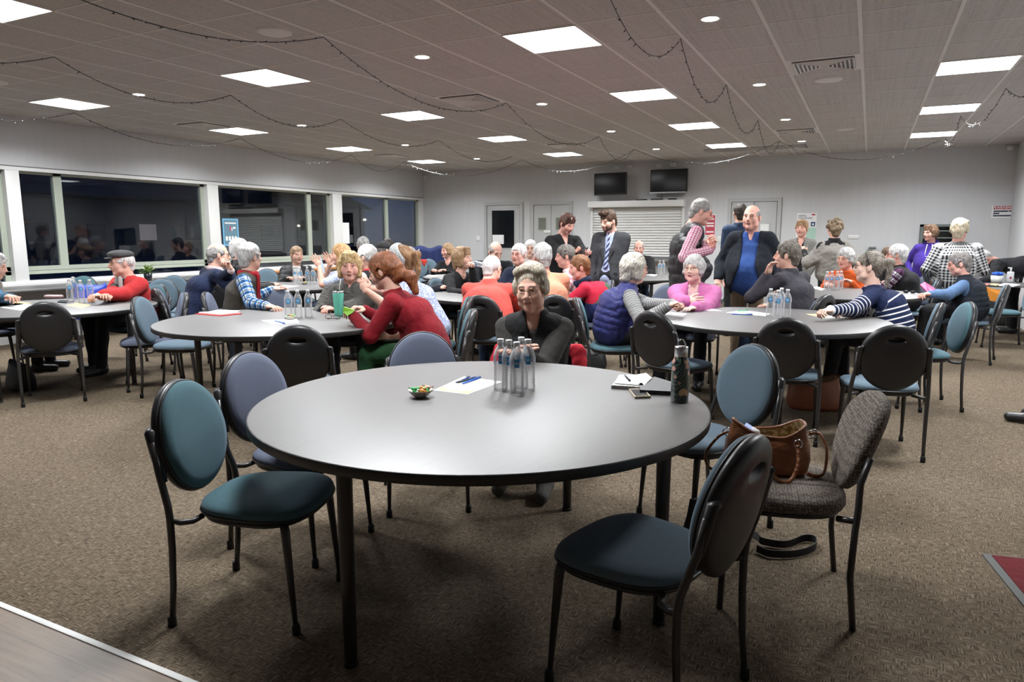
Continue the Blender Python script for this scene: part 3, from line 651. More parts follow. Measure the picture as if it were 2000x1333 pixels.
# ------------------------------------------------------------------ table-top things
TT = .7402
def on(u, v): p = onz(u, v, TT); return p[0], p[1]
m_cap = mat('white_cap', (.82, .82, .83), .4); m_lblue = mat('label_blue', (.03, .30, .62), .4); m_lclear = m_glassy('clear_label', (.9, .94, 1.), .5, .02)
bot0 = None
def bottle(x, y, lab, grp, z=TT, rot=0., kind=0):
    global bot0
    if bot0 is None:
        tg = thing('water_bottle', '-', 'bottle'); q = MB([m_water]); pf = [(.001, .004), (.018, .001), (.028, .0), (.031, .006), (.031, .02)]
        for k in range(7): z0 = .028 + k * .0125; pf += [(.0315, z0), (.0288, z0 + .006)]
        pf += [(.031, .118), (.0312, .128), (.031, .15), (.0285, .165), (.022, .182), (.0145, .195), (.0125, .2), (.0125, .206), (.0145, .207), (.0145, .209), (.0125, .2095), (.0125, .214), (.001, .214)]
        q.lathe(pf, n=24, close0=False, close1=False); q.done('body', tg)
        q = MB([m_cap]); q.lathe([(.0145, .2085), (.0145, .224), (.0135, .226), (.001, .226)], n=20, close1=False); q.done('cap', tg)
        q = MB([m_lclear]); q.lathe([(.0319, .120), (.0319, .158)], n=24, close0=False, close1=False); lb = q.done('label', tg)
        q = MB([m_lblue, m_paper])
        arc = lambda a0, a1, z0, z1, r, mi: q.rings([[(r * math.cos(a), r * math.sin(a), zz) for a in np.linspace(a0, a1, 7)] for zz in (z0, z1)], mi, False, False, loop=False)
        arc(-.45, .2, .121, .156, .0322, 0); arc(-.35, .1, .136, .139, .0324, 1); arc(-.4, .12, .143, .145, .0324, 1); arc(1.0, 1.8, .124, .152, .0322, 1); q.done('printed_mark', lb)
        bot0 = tg; o_ = tg
    else: o_ = dup(bot0)
    o_.location = (x, y, z); o_.rotation_euler = (0, 0, rot); o_['label'] = lab; o_['group'] = grp; return o_
def rot_to_cam(x, y): return math.atan2(-y, -x)
def bottles(lst, where, grp, z=TT):
    for u, v, s in lst:
        x, y = onz(u, v, z)[:2]; bottle(x, y, 'clear plastic water bottle, %s, %s' % (s, where), grp, z, rot_to_cam(x, y) + .15)
bottles([(978, 762, 'back left of the cluster'), (994, 765, 'front left of the cluster'), (1009, 771, 'frontmost of the cluster'), (1018, 757, 'rearmost of the cluster'), (1031, 763, 'right of the cluster')], 'on the nearest table', 'five water bottles on the nearest table')
bottles([(564, 622, 'leftmost'), (583, 621, 'middle'), (603, 620, 'rightmost')], 'of three beside the mint tumbler', 'water bottles on the mint tumbler table')
bottles([(138, 589, 'leftmost and front'), (160, 592, 'second of the four'), (146, 583, 'behind the first two'), (178, 591, 'rightmost')], 'on the left edge table', 'water bottles on the left edge table')
bottles([(1503, 617, 'leftmost'), (1518, 621, 'front middle'), (1524, 615, 'back middle'), (1536, 619, 'rightmost')], 'on the striped jumper table', 'water bottles on the striped jumper table')
bottles([(577, 553, 'leftmost'), (587, 555, 'second'), (601, 554, 'third'), (612, 555, 'fourth')], 'on the window table', 'water bottles on the window table')
bottles([(1614, 567, 'leftmost'), (1623, 567, 'second'), (1634, 567, 'third'), (1641, 566, 'rightmost')], 'beside the orange-jumper woman', 'water bottles near the orange jumper')
bottles([(1288, 536, 'left one'), (1295, 535, 'right one')], 'on the table before the shutter', 'water bottles before the shutter')
x, y = onz(1568, 569, TT)[:2]; bottle(x, y, 'clear plastic water bottle standing alone behind the hand-on-chin man', 'single bottles')

m_candy = [mat('candy_green', (.02, .42, .10), .35), mat('candy_orange', (.75, .30, .06), .35), mat('candy_gold', (.70, .48, .12), .3), mat('candy_pink', (.80, .45, .40), .35), mat('candy_brown', (.20, .10, .05), .4)]
def candy_bowl(x, y, lab, s=1., n=16):
    tg = thing('candy_bowl', lab, 'bowl', (x, y, TT)); q = MB([mat('bowl_white', (.74, .70, .62), .2)])
    q.lathe([(.001, .002), (.022 * s, 0), (.025 * s, .003), (.040 * s, .014 * s), (.050 * s, .030 * s), (.0515 * s, .032 * s), (.048 * s, .031 * s), (.038 * s, .018 * s), (.001, .008 * s)], n=28, close0=False, close1=False); q.done('bowl', tg)
    rn = random.Random(3)
    for k in range(n):
        a = rn.uniform(0, 6.28); r_ = .034 * s * math.sqrt(rn.random()); z = (.024 + rn.uniform(0, .018)) * s; q = MB([m_candy[0 if k % 3 == 0 else k % 5]])
        rm = Matrix.Rotation(rn.uniform(0, 3), 3, 'Z') @ Matrix.Rotation(rn.uniform(-.6, .6), 3, 'X'); c_ = Vector((r_ * math.cos(a), r_ * math.sin(a), z)); q.ell(c_, (.014 * s, .009 * s, .007 * s), 0, 8, rm)
        for sg in (-1, 1):
            d = rm @ Vector((sg, 0, 0)); s2 = rm @ Vector((0, 1, 0)); up = rm @ Vector((0, 0, 1)); q.poly([c_ + d * .013 * s, c_ + d * .026 * s + s2 * .009 * s + up * .004, c_ + d * .022 * s - up * .003, c_ + d * .026 * s - s2 * .009 * s + up * .003], 0, up * .0006)
        o_ = q.done('wrapped_sweet', None); o_.location = (x, y, TT); tag(o_, lab.replace(lab, 'wrapped sweet in ' + lab), 'sweet', 'sweets in ' + lab)
x, y = on(821, 776); candy_bowl(x, y, 'small white bowl on the nearest table', 1.0, 18)
x, y = on(585, 621); candy_bowl(x + .02, y - .12, 'small bowl beside the three bottles', .9, 8)
x, y = on(595, 556); candy_bowl(x, y, 'small bowl on the window table', .9, 5)

def paperquad(pts, lab, name='paper_sheet', col=None, z=TT, th=.0006, cat='paper'):
    P_ = [on(u, v) for u, v in pts] if z == TT else [tuple(onz(u, v, z)[:2]) for u, v in pts]
    q = MB([col or m_paper]); q.poly([(a, b_, z) for a, b_ in P_], 0, (0, 0, th)); return tag(q.done(name), lab, cat)
m_cream = mat('cream_band', (.86, .62, .28), .6)
o_ = paperquad([(846, 763), (913, 771), (981, 746), (906, 736)], 'white and yellow sheet under two pens on the nearest table')
P4 = [on(*p) for p in ((846, 763), (913, 771), (981, 746), (906, 736))]
q = MB([m_cream]); bb = lambda s, t: tuple(np.array(P4[0]) * (1 - s) * (1 - t) + np.array(P4[1]) * s * (1 - t) + np.array(P4[2]) * s * t + np.array(P4[3]) * (1 - s) * t)
arc = [(*bb(s, .30 - .22 * (1 - (2 * s - 1) ** 2) * .9), TT + .0007) for s in np.linspace(.97, .03, 12)]
q.poly([(*bb(.03, .04), TT + .0007), (*bb(.97, .04), TT + .0007)] + arc, 0, (0, 0, .0002)); c_ = q.done('printed_band', o_)
def pen(u0, v0, u1, v1, col, lab, z=TT + .001, clip=True):
    a = onz(u0, v0, z); b_ = onz(u1, v1, z); L_ = math.dist(a[:2], b_[:2]); tg = thing('pen', lab, 'pen', (a[0], a[1], z + .005), math.atan2(b_[1] - a[1], b_[0] - a[0]))
    q = MB([col]); q.tube([(0, 0, 0), (.012, 0, 0), (L_, 0, 0)], [.001, .0042, .0048], 8); q.done('barrel', tg)
    q = MB([m_chrome if clip else col]); q.box((L_ * .72, -.0012, .004), (L_ * .98, .0012, .0075)); q.done('clip', tg)
m_pblue = mat('pen_blue', (.02, .14, .60), .3); m_pblk = mat('pen_black', (.012, .014, .02), .3)
pen(889, 750, 931, 740, m_pblk, 'black pen lying across the yellow edged sheet'); pen(902, 752, 938, 739, m_pblue, 'blue pen right of the black pen on the sheet'); pen(893, 749, 917, 739, mat('pen_navy', (.02, .08, .3), .3), 'dark blue pen half under the black pen')
# notebook, folder, phone, flask on the nearest table
def slab(pts, z0, z1, m, name, lab, cat, parent=None, edge=None):
    P_ = [tuple(onz(u, v, z1)[:2]) for u, v in pts]; q = MB([m, edge or m]); q.poly([(a, b_, z0) for a, b_ in P_], 0, (0, 0, z1 - z0)); o_ = q.done(name, parent)
    return tag(o_, lab, cat) if lab else o_
slab([(1248, 750), (1250, 762), (1314, 765), (1318, 748), (1278, 736)], TT, TT + .018, m_pblk, 'document_folder', 'black folder under the notebook, left of the flask', 'folder')
tg = thing('notebook', 'open white spiral notebook with a loose top sheet', 'notebook', (0, 0, 0))
slab([(1194, 753), (1262, 757), (1278, 740), (1212, 733)], TT + .0, TT + .014, mat('page_stack', (.74, .73, .72), .6), 'page_block', None, None, tg)
q = MB([m_paper]); pts = [(1200, 749), (1258, 752), (1273, 741), (1262, 730), (1240, 733), (1209, 731)]
q.poly([(*onz(u, v, TT + .017 + .004 * (i % 2))[:2], TT + .017 + .006 * (i in (2, 3))) for i, (u, v) in enumerate(pts)], 0, (0, 0, .001)); q.done('loose_sheet', tg)
q = MB([m_chrome]); a = onz(1196, 755, TT + .009); b_ = onz(1262, 759, TT + .009)
for k in range(22):
    c_ = a + (b_ - a) * k / 21; d_ = Vector((b_ - a)).normalized(); nn = Vector((-d_.y, d_.x, 0)); q.tube([Vector(c_) + nn * (.007 * math.cos(t)) + Vector((0, 0, .008 * math.sin(t))) for t in np.linspace(0, 6.28, 9)[:-1]], .0007, 4, closed=True)
q.done('spiral_binding', tg)
pen(1220, 735, 1230, 746, m_pblk, 'black pen on the open notebook', TT + .019)
tg = thing('smartphone', 'smartphone in a pale case lying in front of the notebook', 'phone', (0, 0, 0)); pts = [(1228, 760), (1240, 775), (1271, 774), (1257, 759)]
slab(pts, TT, TT + .009, mat('phone_case', (.50, .43, .30), .4), 'case', None, None, tg)
cx_ = np.mean([p[0] for p in pts]); cy__ = np.mean([p[1] for p in pts]); slab([(cx_ + (u - cx_) * .86, cy__ + (v - cy__) * .84) for u, v in pts], TT + .009, TT + .0098, mat('phone_glass', (.03, .03, .035), .15), 'screen', None, None, tg)
def flask():
    x, y = on(1327, 785); tg = thing('drink_flask', 'flower-print metal flask with steel lid on the nearest table', 'flask', (x, y - .0, TT), rot_to_cam(x, y))
    m = mat('floral_print', (.02, .03, .03), .3); t, b = nodes(m); v = coords(t)
    lf = N(t, 'TexWave', i_Scale=42.0, i_Distortion=7.0, i_Detail=1.5); mp = N(t, 'Mapping'); mp.inputs['Rotation'].default_value = (.5, .2, .7); L(t, v, mp.inputs[0]); L(t, mp.outputs[0], lf.inputs[0])
    vo = N(t, 'TexVoronoi', i_Scale=21.0, feature='SMOOTH_F1'); L(t, v, vo.inputs['Vector']); vo2 = N(t, 'TexVoronoi', i_Scale=27.0); mp2 = N(t, 'Mapping'); mp2.inputs['Location'].default_value = (3, 1, 2); L(t, v, mp2.inputs[0]); L(t, mp2.outputs[0], vo2.inputs['Vector'])
    base = ramp(t, lf.outputs['Fac'], [(.45, (.012, .018, .022)), (.6, (.03, .085, .065)), (.9, (.12, .19, .14))])
    pk = ramp(t, vo2.outputs['Distance'], [(.26, (1, 1, 1)), (.30, (0, 0, 0))]); c1 = mix(t, pk, base, (.80, .42, .34)); yk = ramp(t, vo.outputs['Distance'], [(.17, (1, 1, 1)), (.21, (0, 0, 0))])
    L(t, mix(t, yk, c1, (.82, .55, .28)), b.inputs['Base Color']); b.inputs['Coat Weight'].default_value = .5
    q = MB([m]); q.lathe([(.001, 0), (.034, 0), (.036, .004), (.036, .150), (.035, .163), (.0285, .178), (.0255, .186), (.0255, .19)], n=36, close0=False, close1=False); q.done('body', tg)
    q = MB([m_chrome]); q.lathe([(.0258, .188), (.0275, .190), (.0275, .224), (.026, .228), (.001, .229)], n=30, close0=False, close1=False); lid = q.done('lid', tg)
    q = MB([m_chrome]); q.tube([(0, .018 * math.cos(t), .212 + .044 * math.sin(t)) for t in np.linspace(0, math.pi, 12)], .0028, 8); q.done('carry_loop', lid)
flask()
# tumbler, glasses, folders on T2
def tumbler():
    x, y = on(662, 617); tg = thing('tumbler', 'mint green tumbler with clear lid and metal straw', 'tumbler', (x, y, TT)); mm = mat('mint_enamel', (.16, .62, .46), .35)
    q = MB([mm]); q.lathe([(.001, 0), (.034, 0), (.036, .004), (.045, .185), (.046, .19), (.044, .192)], n=32, close0=False, close1=False); q.done('cup', tg)
    q = MB([m_chrome, m_specs]); q.lathe([(.046, .19), (.0468, .192), (.0468, .205), (.044, .206)], n=30, close0=False, close1=False); q.lathe([(.044, .206), (.03, .212), (.001, .212)], n=30, mi=1, close0=False, close1=False); q.done('lid', tg)
    q = MB([mat('straw', (.60, .62, .56), .35)]); q.tube([(.01, 0, .03), (.016, 0, .24), (.020, 0, .255), (.034, 0, .30)], .0045, 8); q.done('straw', tg)
tumbler()
m_redf = mat('folder_red', (.62, .035, .03), .4)
slab([(381, 613), (430, 617), (473, 613), (430, 609)], TT, TT + .006, m_redf, 'document_folder', 'red folder at the bottom of the pile on the mint tumbler table', 'folder')
slab([(388, 610), (431, 614), (470, 610), (434, 607)], TT + .007, TT + .016, mat('tablet_white', (.8, .8, .82), .3), 'tablet_computer', 'white edged tablet on the red folder', 'tablet')
slab([(412, 608), (455, 609), (470, 607), (428, 605)], TT + .017, TT + .02, m_paper, 'paper_sheet', 'white papers on top of the red folder pile', 'paper')
paperquad([(510, 626), (533, 634), (585, 631), (580, 623)], 'white and orange sheets before the three bottles'); pen(536, 628, 556, 633, m_pblue, 'blue pen on the sheets before the three bottles')
tg = thing('reading_glasses', 'folded reading glasses lying near the tumbler', 'glasses', (*on(650, 625), TT), .5)
m_frm = mat('spectacle_frame', (.06, .03, .02), .3); q = MB([m_frm])
for sx_ in (-.034, .034): q.tube([(sx_ + .026 * math.cos(t), .004, .024 + .019 * math.sin(t)) for t in np.linspace(0, 6.28, 15)[:-1]], .0018, 6, closed=True)
q.tube([(-.01, .004, .03), (.01, .004, .03)], .0018, 6); q.tube([(-.06, .004, .03), (-.058, .02, .012), (.05, .03, .004)], .0018, 6); q.tube([(.06, .004, .03), (.058, .026, .012), (-.05, .036, .004)], .0018, 6); q.done('frame', tg)
slab([(672, 604), (690, 603), (693, 610), (675, 611)], TT, TT + .002, m_paper, 'paper_sheet', 'small white card by the grey cape woman hands', 'paper')
# other tables
paperquad([(0, 601), (40, 607), (78, 597), (30, 592)], 'white sheets at the left edge table, front', col=m_paper); paperquad([(0, 594), (30, 597), (62, 592), (30, 589)], 'cream sheet behind the front sheets at the left edge', col=m_cream)
tg = thing('glasses_case', 'pale pink case on the left edge table', 'case', (*on(105, 582), TT), .35); q = MB([mat('case_pink', (.75, .47, .48), .5)]); q.box((-.09, -.035, 0), (.09, .035, .03), bev=.012); q.done('body', tg)
paperquad([(128, 597), (160, 603), (178, 596), (150, 592)], 'cream sheet in front of the left edge bottles', col=m_cream)
tg = tag(slab([(112, 590), (130, 591), (132, 587), (118, 586)], TT, TT + .009, m_pblk, 'smartphone', None, None), 'black phone near the pink case', 'phone')
paperquad([(1301, 604), (1410, 608), (1395, 604), (1330, 598)], 'long white and orange sheet beside the pink cardigan woman'); paperquad([(1283, 613), (1335, 617), (1342, 613), (1290, 609)], 'white card beneath the navy vest woman hands')
paperquad([(1418, 611), (1495, 618), (1504, 613), (1450, 606)], 'white sheets left of the bottles on the striped jumper table'); pen(1428, 615, 1470, 616, m_pblue, 'blue pen on the sheets of the striped jumper table'); pen(1440, 609, 1462, 607, mat('pen_green', (.05, .45, .2), .3), 'green pen behind the blue one on the striped jumper table')
paperquad([(1574, 614), (1608, 622), (1645, 621), (1620, 613)], 'orange and white sheet by the striped jumper hands', col=m_cream); paperquad([(1600, 617), (1612, 622), (1650, 621), (1635, 616)], 'white sheet overlapping the orange one', col=m_paper, z=TT + .001)
paperquad([(523, 561), (560, 563), (585, 559), (548, 557)], 'white sheets on the window table'); paperquad([(864, 570), (893, 574), (907, 569), (880, 566)], 'white sheet on the red jumper man table'); paperquad([(893, 566), (908, 567), (912, 564), (897, 564)], 'second white sheet behind the first there')
paperquad([(990, 573), (1012, 583), (1030, 574), (1010, 568)], 'white sheet between the red jumper and the peach shirt'); paperquad([(832, 539), (850, 541), (856, 538), (838, 537)], 'white sheet on the distant table near the flag')
paperquad([(1586, 562), (1603, 568), (1613, 565), (1596, 560)], 'white sheet left of the orange jumper bottles'); paperquad([(1262, 537), (1278, 540), (1284, 537), (1268, 535)], 'white sheet on the table before the shutter')
def keys():
    tg = thing('sunglasses', 'dark sunglasses and keys left on the table edge by the plaid vest man', 'sunglasses', (*on(1776, 574), TT)); q = MB([m_black, mat('brass', (.6, .42, .15), .3, 1.)])
    for s_ in (-.034, .034): q.ell((s_, 0, .02), (.028, .006, .018))
    q.tube([(-.06, 0, .028), (-.05, .08, .006)], .003, 6); q.tube([(.06, 0, .028), (.05, .08, .006)], .003, 6); q.done('frame', tg)
keys()
# potted plant on the ledge table
x, y = onz(304, 551, TT)[:2]; tg = thing('potted_plant', 'small leafy plant in a black pot on the window-side table', 'plant', (-9.3, 6.78, TT)); q = MB([m_pblk]); q.lathe([(.001, 0), (.045, 0), (.06, .11), (.055, .11), (.05, .1), (.001, .095)], n=20, close0=False, close1=False); q.done('pot', tg)
q = MB([mat('leaf_green', (.17, .30, .08), .5), mat('leaf_pale', (.42, .50, .20), .5)]); rn = random.Random(5)
for k in range(90):
    a = rn.uniform(0, 6.28); el_ = rn.uniform(.15, 1.4); L_ = rn.uniform(.07, .17); d = Vector((math.cos(a) * math.cos(el_), math.sin(a) * math.cos(el_), math.sin(el_))); b0 = Vector((rn.uniform(-.02, .02), rn.uniform(-.02, .02), .1)); tip = b0 + d * L_; s_ = d.cross(Vector((0, 0, 1))).normalized() * .012; md = b0 + d * L_ * .75 + Vector((0, 0, .006))
    q.poly([md - d * .035, md + s_, tip + d * .01 - Vector((0, 0, .008)), md - s_], k % 3 == 0)
    if k % 3 == 0: q.tube([b0, md], .0015, 3)
q.done('foliage', tg, kind='stuff')
# corner table things
def cz_(u, v): return onz(u, v, TT)[:2]
x, y = cz_(1946, 553); tg = thing('wipes_tub', 'white tub with blue wipes on the corner table', 'tub', (x, y, TT)); q = MB([m_white]); q.lathe([(.001, 0), (.065, 0), (.075, .10), (.07, .1), (.001, .09)], n=20, close0=False, close1=False); q.done('tub', tg)
q = MB([mat('wipe_blue', (.02, .12, .62), .6)]); rn = random.Random(2); [q.ell((rn.uniform(-.05, .05), rn.uniform(-.05, .05), .115 + rn.uniform(0, .03)), (.035, .03, .018), 0, 8, Matrix.Rotation(rn.uniform(0, 3), 3, 'Z')) for k in range(9)]; q.done('wipes', tg)
x, y = cz_(1972, 552); tg = thing('sanitiser_bottle', 'white pump sanitiser bottle on the corner table', 'bottle', (x, y, TT)); q = MB([mat('sanitiser_white', (.8, .82, .84), .3), m_red]); q.box((-.04, -.03, 0), (.04, .03, .15), bev=.012); q.box((-.012, -.032, .05), (.012, -.029, .08), 1); q.done('body', tg)
q = MB([m_white]); q.tube([(0, 0, .15), (0, 0, .2)], .012, 8); q.box((-.035, -.01, .195), (.012, .01, .21), bev=.003); q.done('pump', tg)
q = MB([m_specs]); q.lathe([(.001, 0), (.03, 0), (.034, .07)], n=16, close0=False, close1=False); x, y = cz_(1984, 553); q2 = q.done('drinking_cup', loc=(x, y, TT)); tag(q2, 'clear plastic cup right of the sanitiser', 'cup')
slab([(1950, 557), (1980, 559), (1993, 556), (1962, 553)], TT, TT + .012, m_paper, 'paper_stack', 'stack of white papers on the corner table', 'paper'); slab([(1932, 556), (1946, 558), (1952, 555), (1940, 554)], TT, TT + .006, m_cream, 'paper_stack', 'cream cards on the corner table', 'paper')
slab([(1905, 556), (1930, 557), (1933, 554), (1910, 553)], TT, TT + .012, mat('book_pinkish', (.50, .20, .20), .5), 'notebook', 'reddish notebook under the leaning man hand', 'notebook')

# ------------------------------------------------------------------ bags
m_tan = mat('tan_leather', (.24, .075, .022), .42); t, b = nodes(m_tan); nz = noise(t, coords(t), 14, 4); L(t, ramp(t, nz, [(.3, (.17, .05, .015)), (.7, (.32, .11, .035))]), b.inputs['Base Color']); bump(t, b, M(t, 'ADD', noise(t, coords(t), 260, 2), M(t, 'MULTIPLY', noise(t, coords(t, (1, 1, 2)), 18, 3), 6)), .0022)
m_tan.node_tree.nodes['Principled BSDF'].inputs['Coat Weight'].default_value = .25
def soft_bag(name, lab, cat, loc, rz, W, D_, H, m, lining, mouth=.75, sag=.0, open_=True, seed=1, slump=None):
    tg = thing(name, lab, cat, loc, rz); rn = np.random.RandomState(seed); n = 56; rg = []
    lv = [(0., .80), (.02, .93), (.12, 1.0), (.35, 1.04), (.6, 1.0), (.8, .93), (.95, .86), (1., .85)]
    for t_, s in lv:
        pts = []
        for i in range(n):
            a = 2 * math.pi * i / n; c, s_ = math.cos(a), math.sin(a); e = 2.7 if t_ < .8 else 2.3
            x_ = W * s * abs(c) ** (2 / e) * (1 if c > 0 else -1); y_ = D_ * s * (1 - (1 - mouth) * t_) * abs(s_) ** (2 / e) * (1 if s_ > 0 else -1)
            z_ = H * t_ * (1 + sag * (math.cos(2 * a) * .5) * t_); dd = 1 + .035 * math.sin(3 * a + 5 * t_ + seed) * t_ + .02 * math.sin(7 * a - 9 * t_)
            if t_ > .9: z_ += .02 * math.sin(2 * a + 1) * H / .2
            pts.append((x_ * dd, y_ * dd, z_))
        rg.append(pts)
    q = MB([m]); q.rings(rg, close1=not open_); q.done('body', tg)
    if open_:
        inn = [[(x_ * .95, y_ * .93, z_ - .002) for x_, y_, z_ in r_] for r_ in rg[::-1]][:6]; q = MB([lining]); q.rings(inn, close0=False, close1=True); q.done('lining', tg)
        q = MB([m]); q.tube(rg[-1], .006, 8, closed=True); q.done('rim', tg)
    return tg
m_lining = mat('patterned_lining', (.5, .35, .15), .8); t, b = nodes(m_lining); L(t, ramp(t, noise(t, coords(t), 60, 3), [(.4, (.22, .14, .06)), (.6, (.62, .50, .30))]), b.inputs['Base Color'])
bg_ = soft_bag('handbag', 'open tan leather handbag on the patterned chair', 'handbag', (-.315, 2.90, .474), R(14), .158, .10, .18, m_tan, m_lining, .8, .12, True, 4)
def strap(parent, pts, r=.008, m=m_tan, name='handle', flat=.4, w_=None):
    q = MB([m]); P_ = [Vector(p) for p in pts]; out = []
    for i in range(len(P_) - 1):
        p0, p1, p2, p3 = P_[max(i - 1, 0)], P_[i], P_[i + 1], P_[min(i + 2, len(P_) - 1)]
        for s in np.linspace(0, 1, 7)[:-1]: out.append(.5 * ((2 * p1) + (-p0 + p2) * s + (2 * p0 - 5 * p1 + 4 * p2 - p3) * s * s + (-p0 + 3 * p1 - 3 * p2 + p3) * s ** 3))
    out.append(P_[-1]); q.tube(out, r, 8, flat=flat); return q.done(name, parent)
strap(bg_, [(-.09, -.10, .13), (-.06, -.135, .12), (.02, -.155, .02), (.07, -.15, .012), (.10, -.13, .07), (.10, -.10, .14)], .009, flat=.6)
strap(bg_, [(.16, .03, .15), (.20, .03, .155), (.225, .0, .10), (.21, -.05, .02), (.17, -.07, .012), (.14, -.1, .03)], .009, flat=.6)
strap(bg_, [(-.15, .0, .15), (-.19, -.02, .13), (-.235, -.03, .06), (-.22, -.05, .01), (-.17, -.08, .01)], .008, flat=.6)
for cx, cyy, cz in ((-.09, -.103, .135), (.10, -.103, .145), (.168, .03, .15), (-.155, 0, .15), (.18, .03, .155)):
    q = MB([m_chrome]); q.tube([(cx + .016 * math.cos(a), cyy + .005 * math.sin(2 * a), cz + .016 * math.sin(a)) for a in np.linspace(0, 6.28, 13)[:-1]], .0025, 6, closed=True); q.done('buckle', bg_)
q = MB([m_paper, m_pblue]); q.ell((-.07, .0, .135), (.045, .03, .02), 0, 10); q.box((-.09, -.03, .145), (-.05, .02, .158), 1, rot=Matrix.Rotation(.5, 3, 'Y')); tag(q.done('tissue_packet', loc=(-.315, 2.90, .489)), 'blue and white tissue packet inside the open tan handbag', 'packet')
m_blkl = mat('black_leather', (.014, .014, .015), .35)
bx, by = gp(1148, 7.35, .1); b2 = soft_bag('handbag', 'black leather handbag on the floor under the green and red jumper', 'handbag', (bx, by, 0), R(20), .19, .09, .235, m_blkl, m_blkl, .35, .0, False, 2)
strap(b2, [(-.1, -.02, .22), (-.09, -.02, .32), (-.02, -.02, .37), (.03, -.02, .32), (.05, -.02, .22)], .007, m_blkl); strap(b2, [(-.08, .03, .22), (-.06, .03, .31), (.0, .03, .35), (.05, .03, .31), (.07, .03, .22)], .007, m_blkl)
bx, by = gp(1385, 3.05, .1); b3 = soft_bag('shoulder_bag', 'black shoulder bag with a long strap on the carpet by the front right chair', 'bag', (bx - .02, by + .1, 0), R(60), .15, .07, .26, mat('black_nylon', (.012, .012, .013), .7), m_blkl, .4, 0, False, 6)
def fpt(u, v, z=.012): p = onz(u, v, z); return Vector(p)
q = MB([mat('black_webbing', (.016, .016, .018), .75)])
def ribbon(q, pts, w_=.017):
    out = []; P_ = [Vector(p) for p in pts]
    for i in range(len(P_) - 1):
        p0, p1, p2, p3 = P_[max(i - 1, 0)], P_[i], P_[i + 1], P_[min(i + 2, len(P_) - 1)]
        for s in np.linspace(0, 1, 8)[:-1]: out.append(.5 * ((2 * p1) + (-p0 + p2) * s + (2 * p0 - 5 * p1 + 4 * p2 - p3) * s * s + (-p0 + 3 * p1 - 3 * p2 + p3) * s ** 3))
    out.append(P_[-1])
    a = [p + Vector((0, 0, w_)) for p in out]; b_ = [p - Vector((0, 0, w_)) for p in out]; va = [q.bm.verts.new(p) for p in a]; vb = [q.bm.verts.new(p) for p in b_]
    for i in range(len(out) - 1): q.bm.faces.new((va[i], va[i + 1], vb[i + 1], vb[i]))
ribbon(q, [fpt(1462, 1040, .2), fpt(1480, 1050, .06), fpt(1490, 1058, .025), fpt(1535, 1064, .02), fpt(1570, 1052, .02), fpt(1592, 1055, .02), fpt(1590, 1070, .02), fpt(1555, 1082, .02), fpt(1505, 1082, .02), fpt(1478, 1072, .02)])
o_ = q.done('shoulder_strap', None); o_.parent = b3; o_.matrix_parent_inverse = (Matrix.Translation(b3.location) @ Matrix.Rotation(R(60), 4, 'Z')).inverted()
sm = o_.modifiers.new('thickness', 'SOLIDIFY'); sm.thickness = .003; sm.offset = 0
bx, by = gp(1590, 5.75, .1); soft_bag('handbag', 'brown leather bag on the floor under the striped jumper table', 'handbag', (bx, by, 0), R(10), .2, .1, .26, mat('brown_leather', (.22, .07, .03), .45), m_lining, .7, 0, True, 9)
bx, by = gp(40, 6.5, .1); soft_bag('handbag', 'black bag on the floor beneath the left edge table', 'handbag', (bx, by, 0), R(-10), .2, .1, .24, mat('black_nylon', (0, 0, 0)), m_blkl, .6, 0, False, 3)
bx, by = gp(1952, 11.0, .1); soft_bag('handbag', 'black bag with gold zip under the corner table, right one', 'handbag', (bx, by, 0), 0, .22, .12, .36, mat('black_nylon', (0, 0, 0)), m_blkl, .6, 0, False, 5)
bx, by = gp(1905, 10.7, .1); soft_bag('handbag', 'black bag under the corner table, left one', 'handbag', (bx, by, 0), 0, .16, .1, .28, mat('black_nylon', (0, 0, 0)), m_blkl, .6, 0, False, 7)
bx, by = gp(1945, 11.3, .1); soft_bag('tote_bag', 'orange bag behind the black bags under the corner table', 'bag', (bx, by, 0), 0, .2, .1, .52, mat('orange_canvas', (.65, .24, .02), .7), m_blkl, .8, 0, False, 8)
bx, by = gp(178, 8.0, .8); soft_bag('backpack', 'royal blue bag beside the man in the red jacket', 'bag', (bx, by, .45), .5, .2, .12, .38, mat('royal_blue_nylon', (.02, .06, .55), .5), m_blkl, .6, 0, False, 11)
# flag draped over a stand
bx, by = gp(838, 15.7, 1.0); tg = thing('draped_flag', 'navy blue flag with white stars draped over a stand at the back', 'flag', (bx, by, 0), R(vdir(bx, by, -90))); q = MB([mat('flag_navy', (.008, .018, .09), .8)])
rg = []
for k in range(41): s = k / 40; rg.append([(-.52 + 1.04 * s, -.06 - .02 * math.sin(s * 40) * h, 1.12 - .42 * h - .07 * math.sin(s * 6.3) * h - .03 * math.sin(s * 15)) for h in (0, .25, .5, .75, 1)])
q.rings(rg, close0=False, close1=False, loop=False); rg2 = [[(x_, .14 - y_ * .2, z_) for x_, y_, z_ in r_] for r_ in rg]; q.rings([[r_[0] for r_ in rg], [r_[0] for r_ in rg2]], close0=False, close1=False, loop=False); q.rings(rg2, close0=False, close1=False, loop=False); q.done('cloth', tg)
q = MB([m_paper])
for cx, cz, s in ((-.22, .98, .055), (.30, .98, .04), (.36, .86, .04), (-.22, 1.06, .02)):
    q.poly([(cx + s * (1 if k % 2 == 0 else .45) * math.cos(math.pi * k / 7), -.10, cz + s * (1 if k % 2 == 0 else .45) * math.sin(math.pi * k / 7)) for k in range(14)], 0, (0, .004, 0))
q.done('stars', tg); q = MB([m_metal]); q.box((-.5, -.03, 0), (.5, .12, 1.06)); q.done('stand', tg)
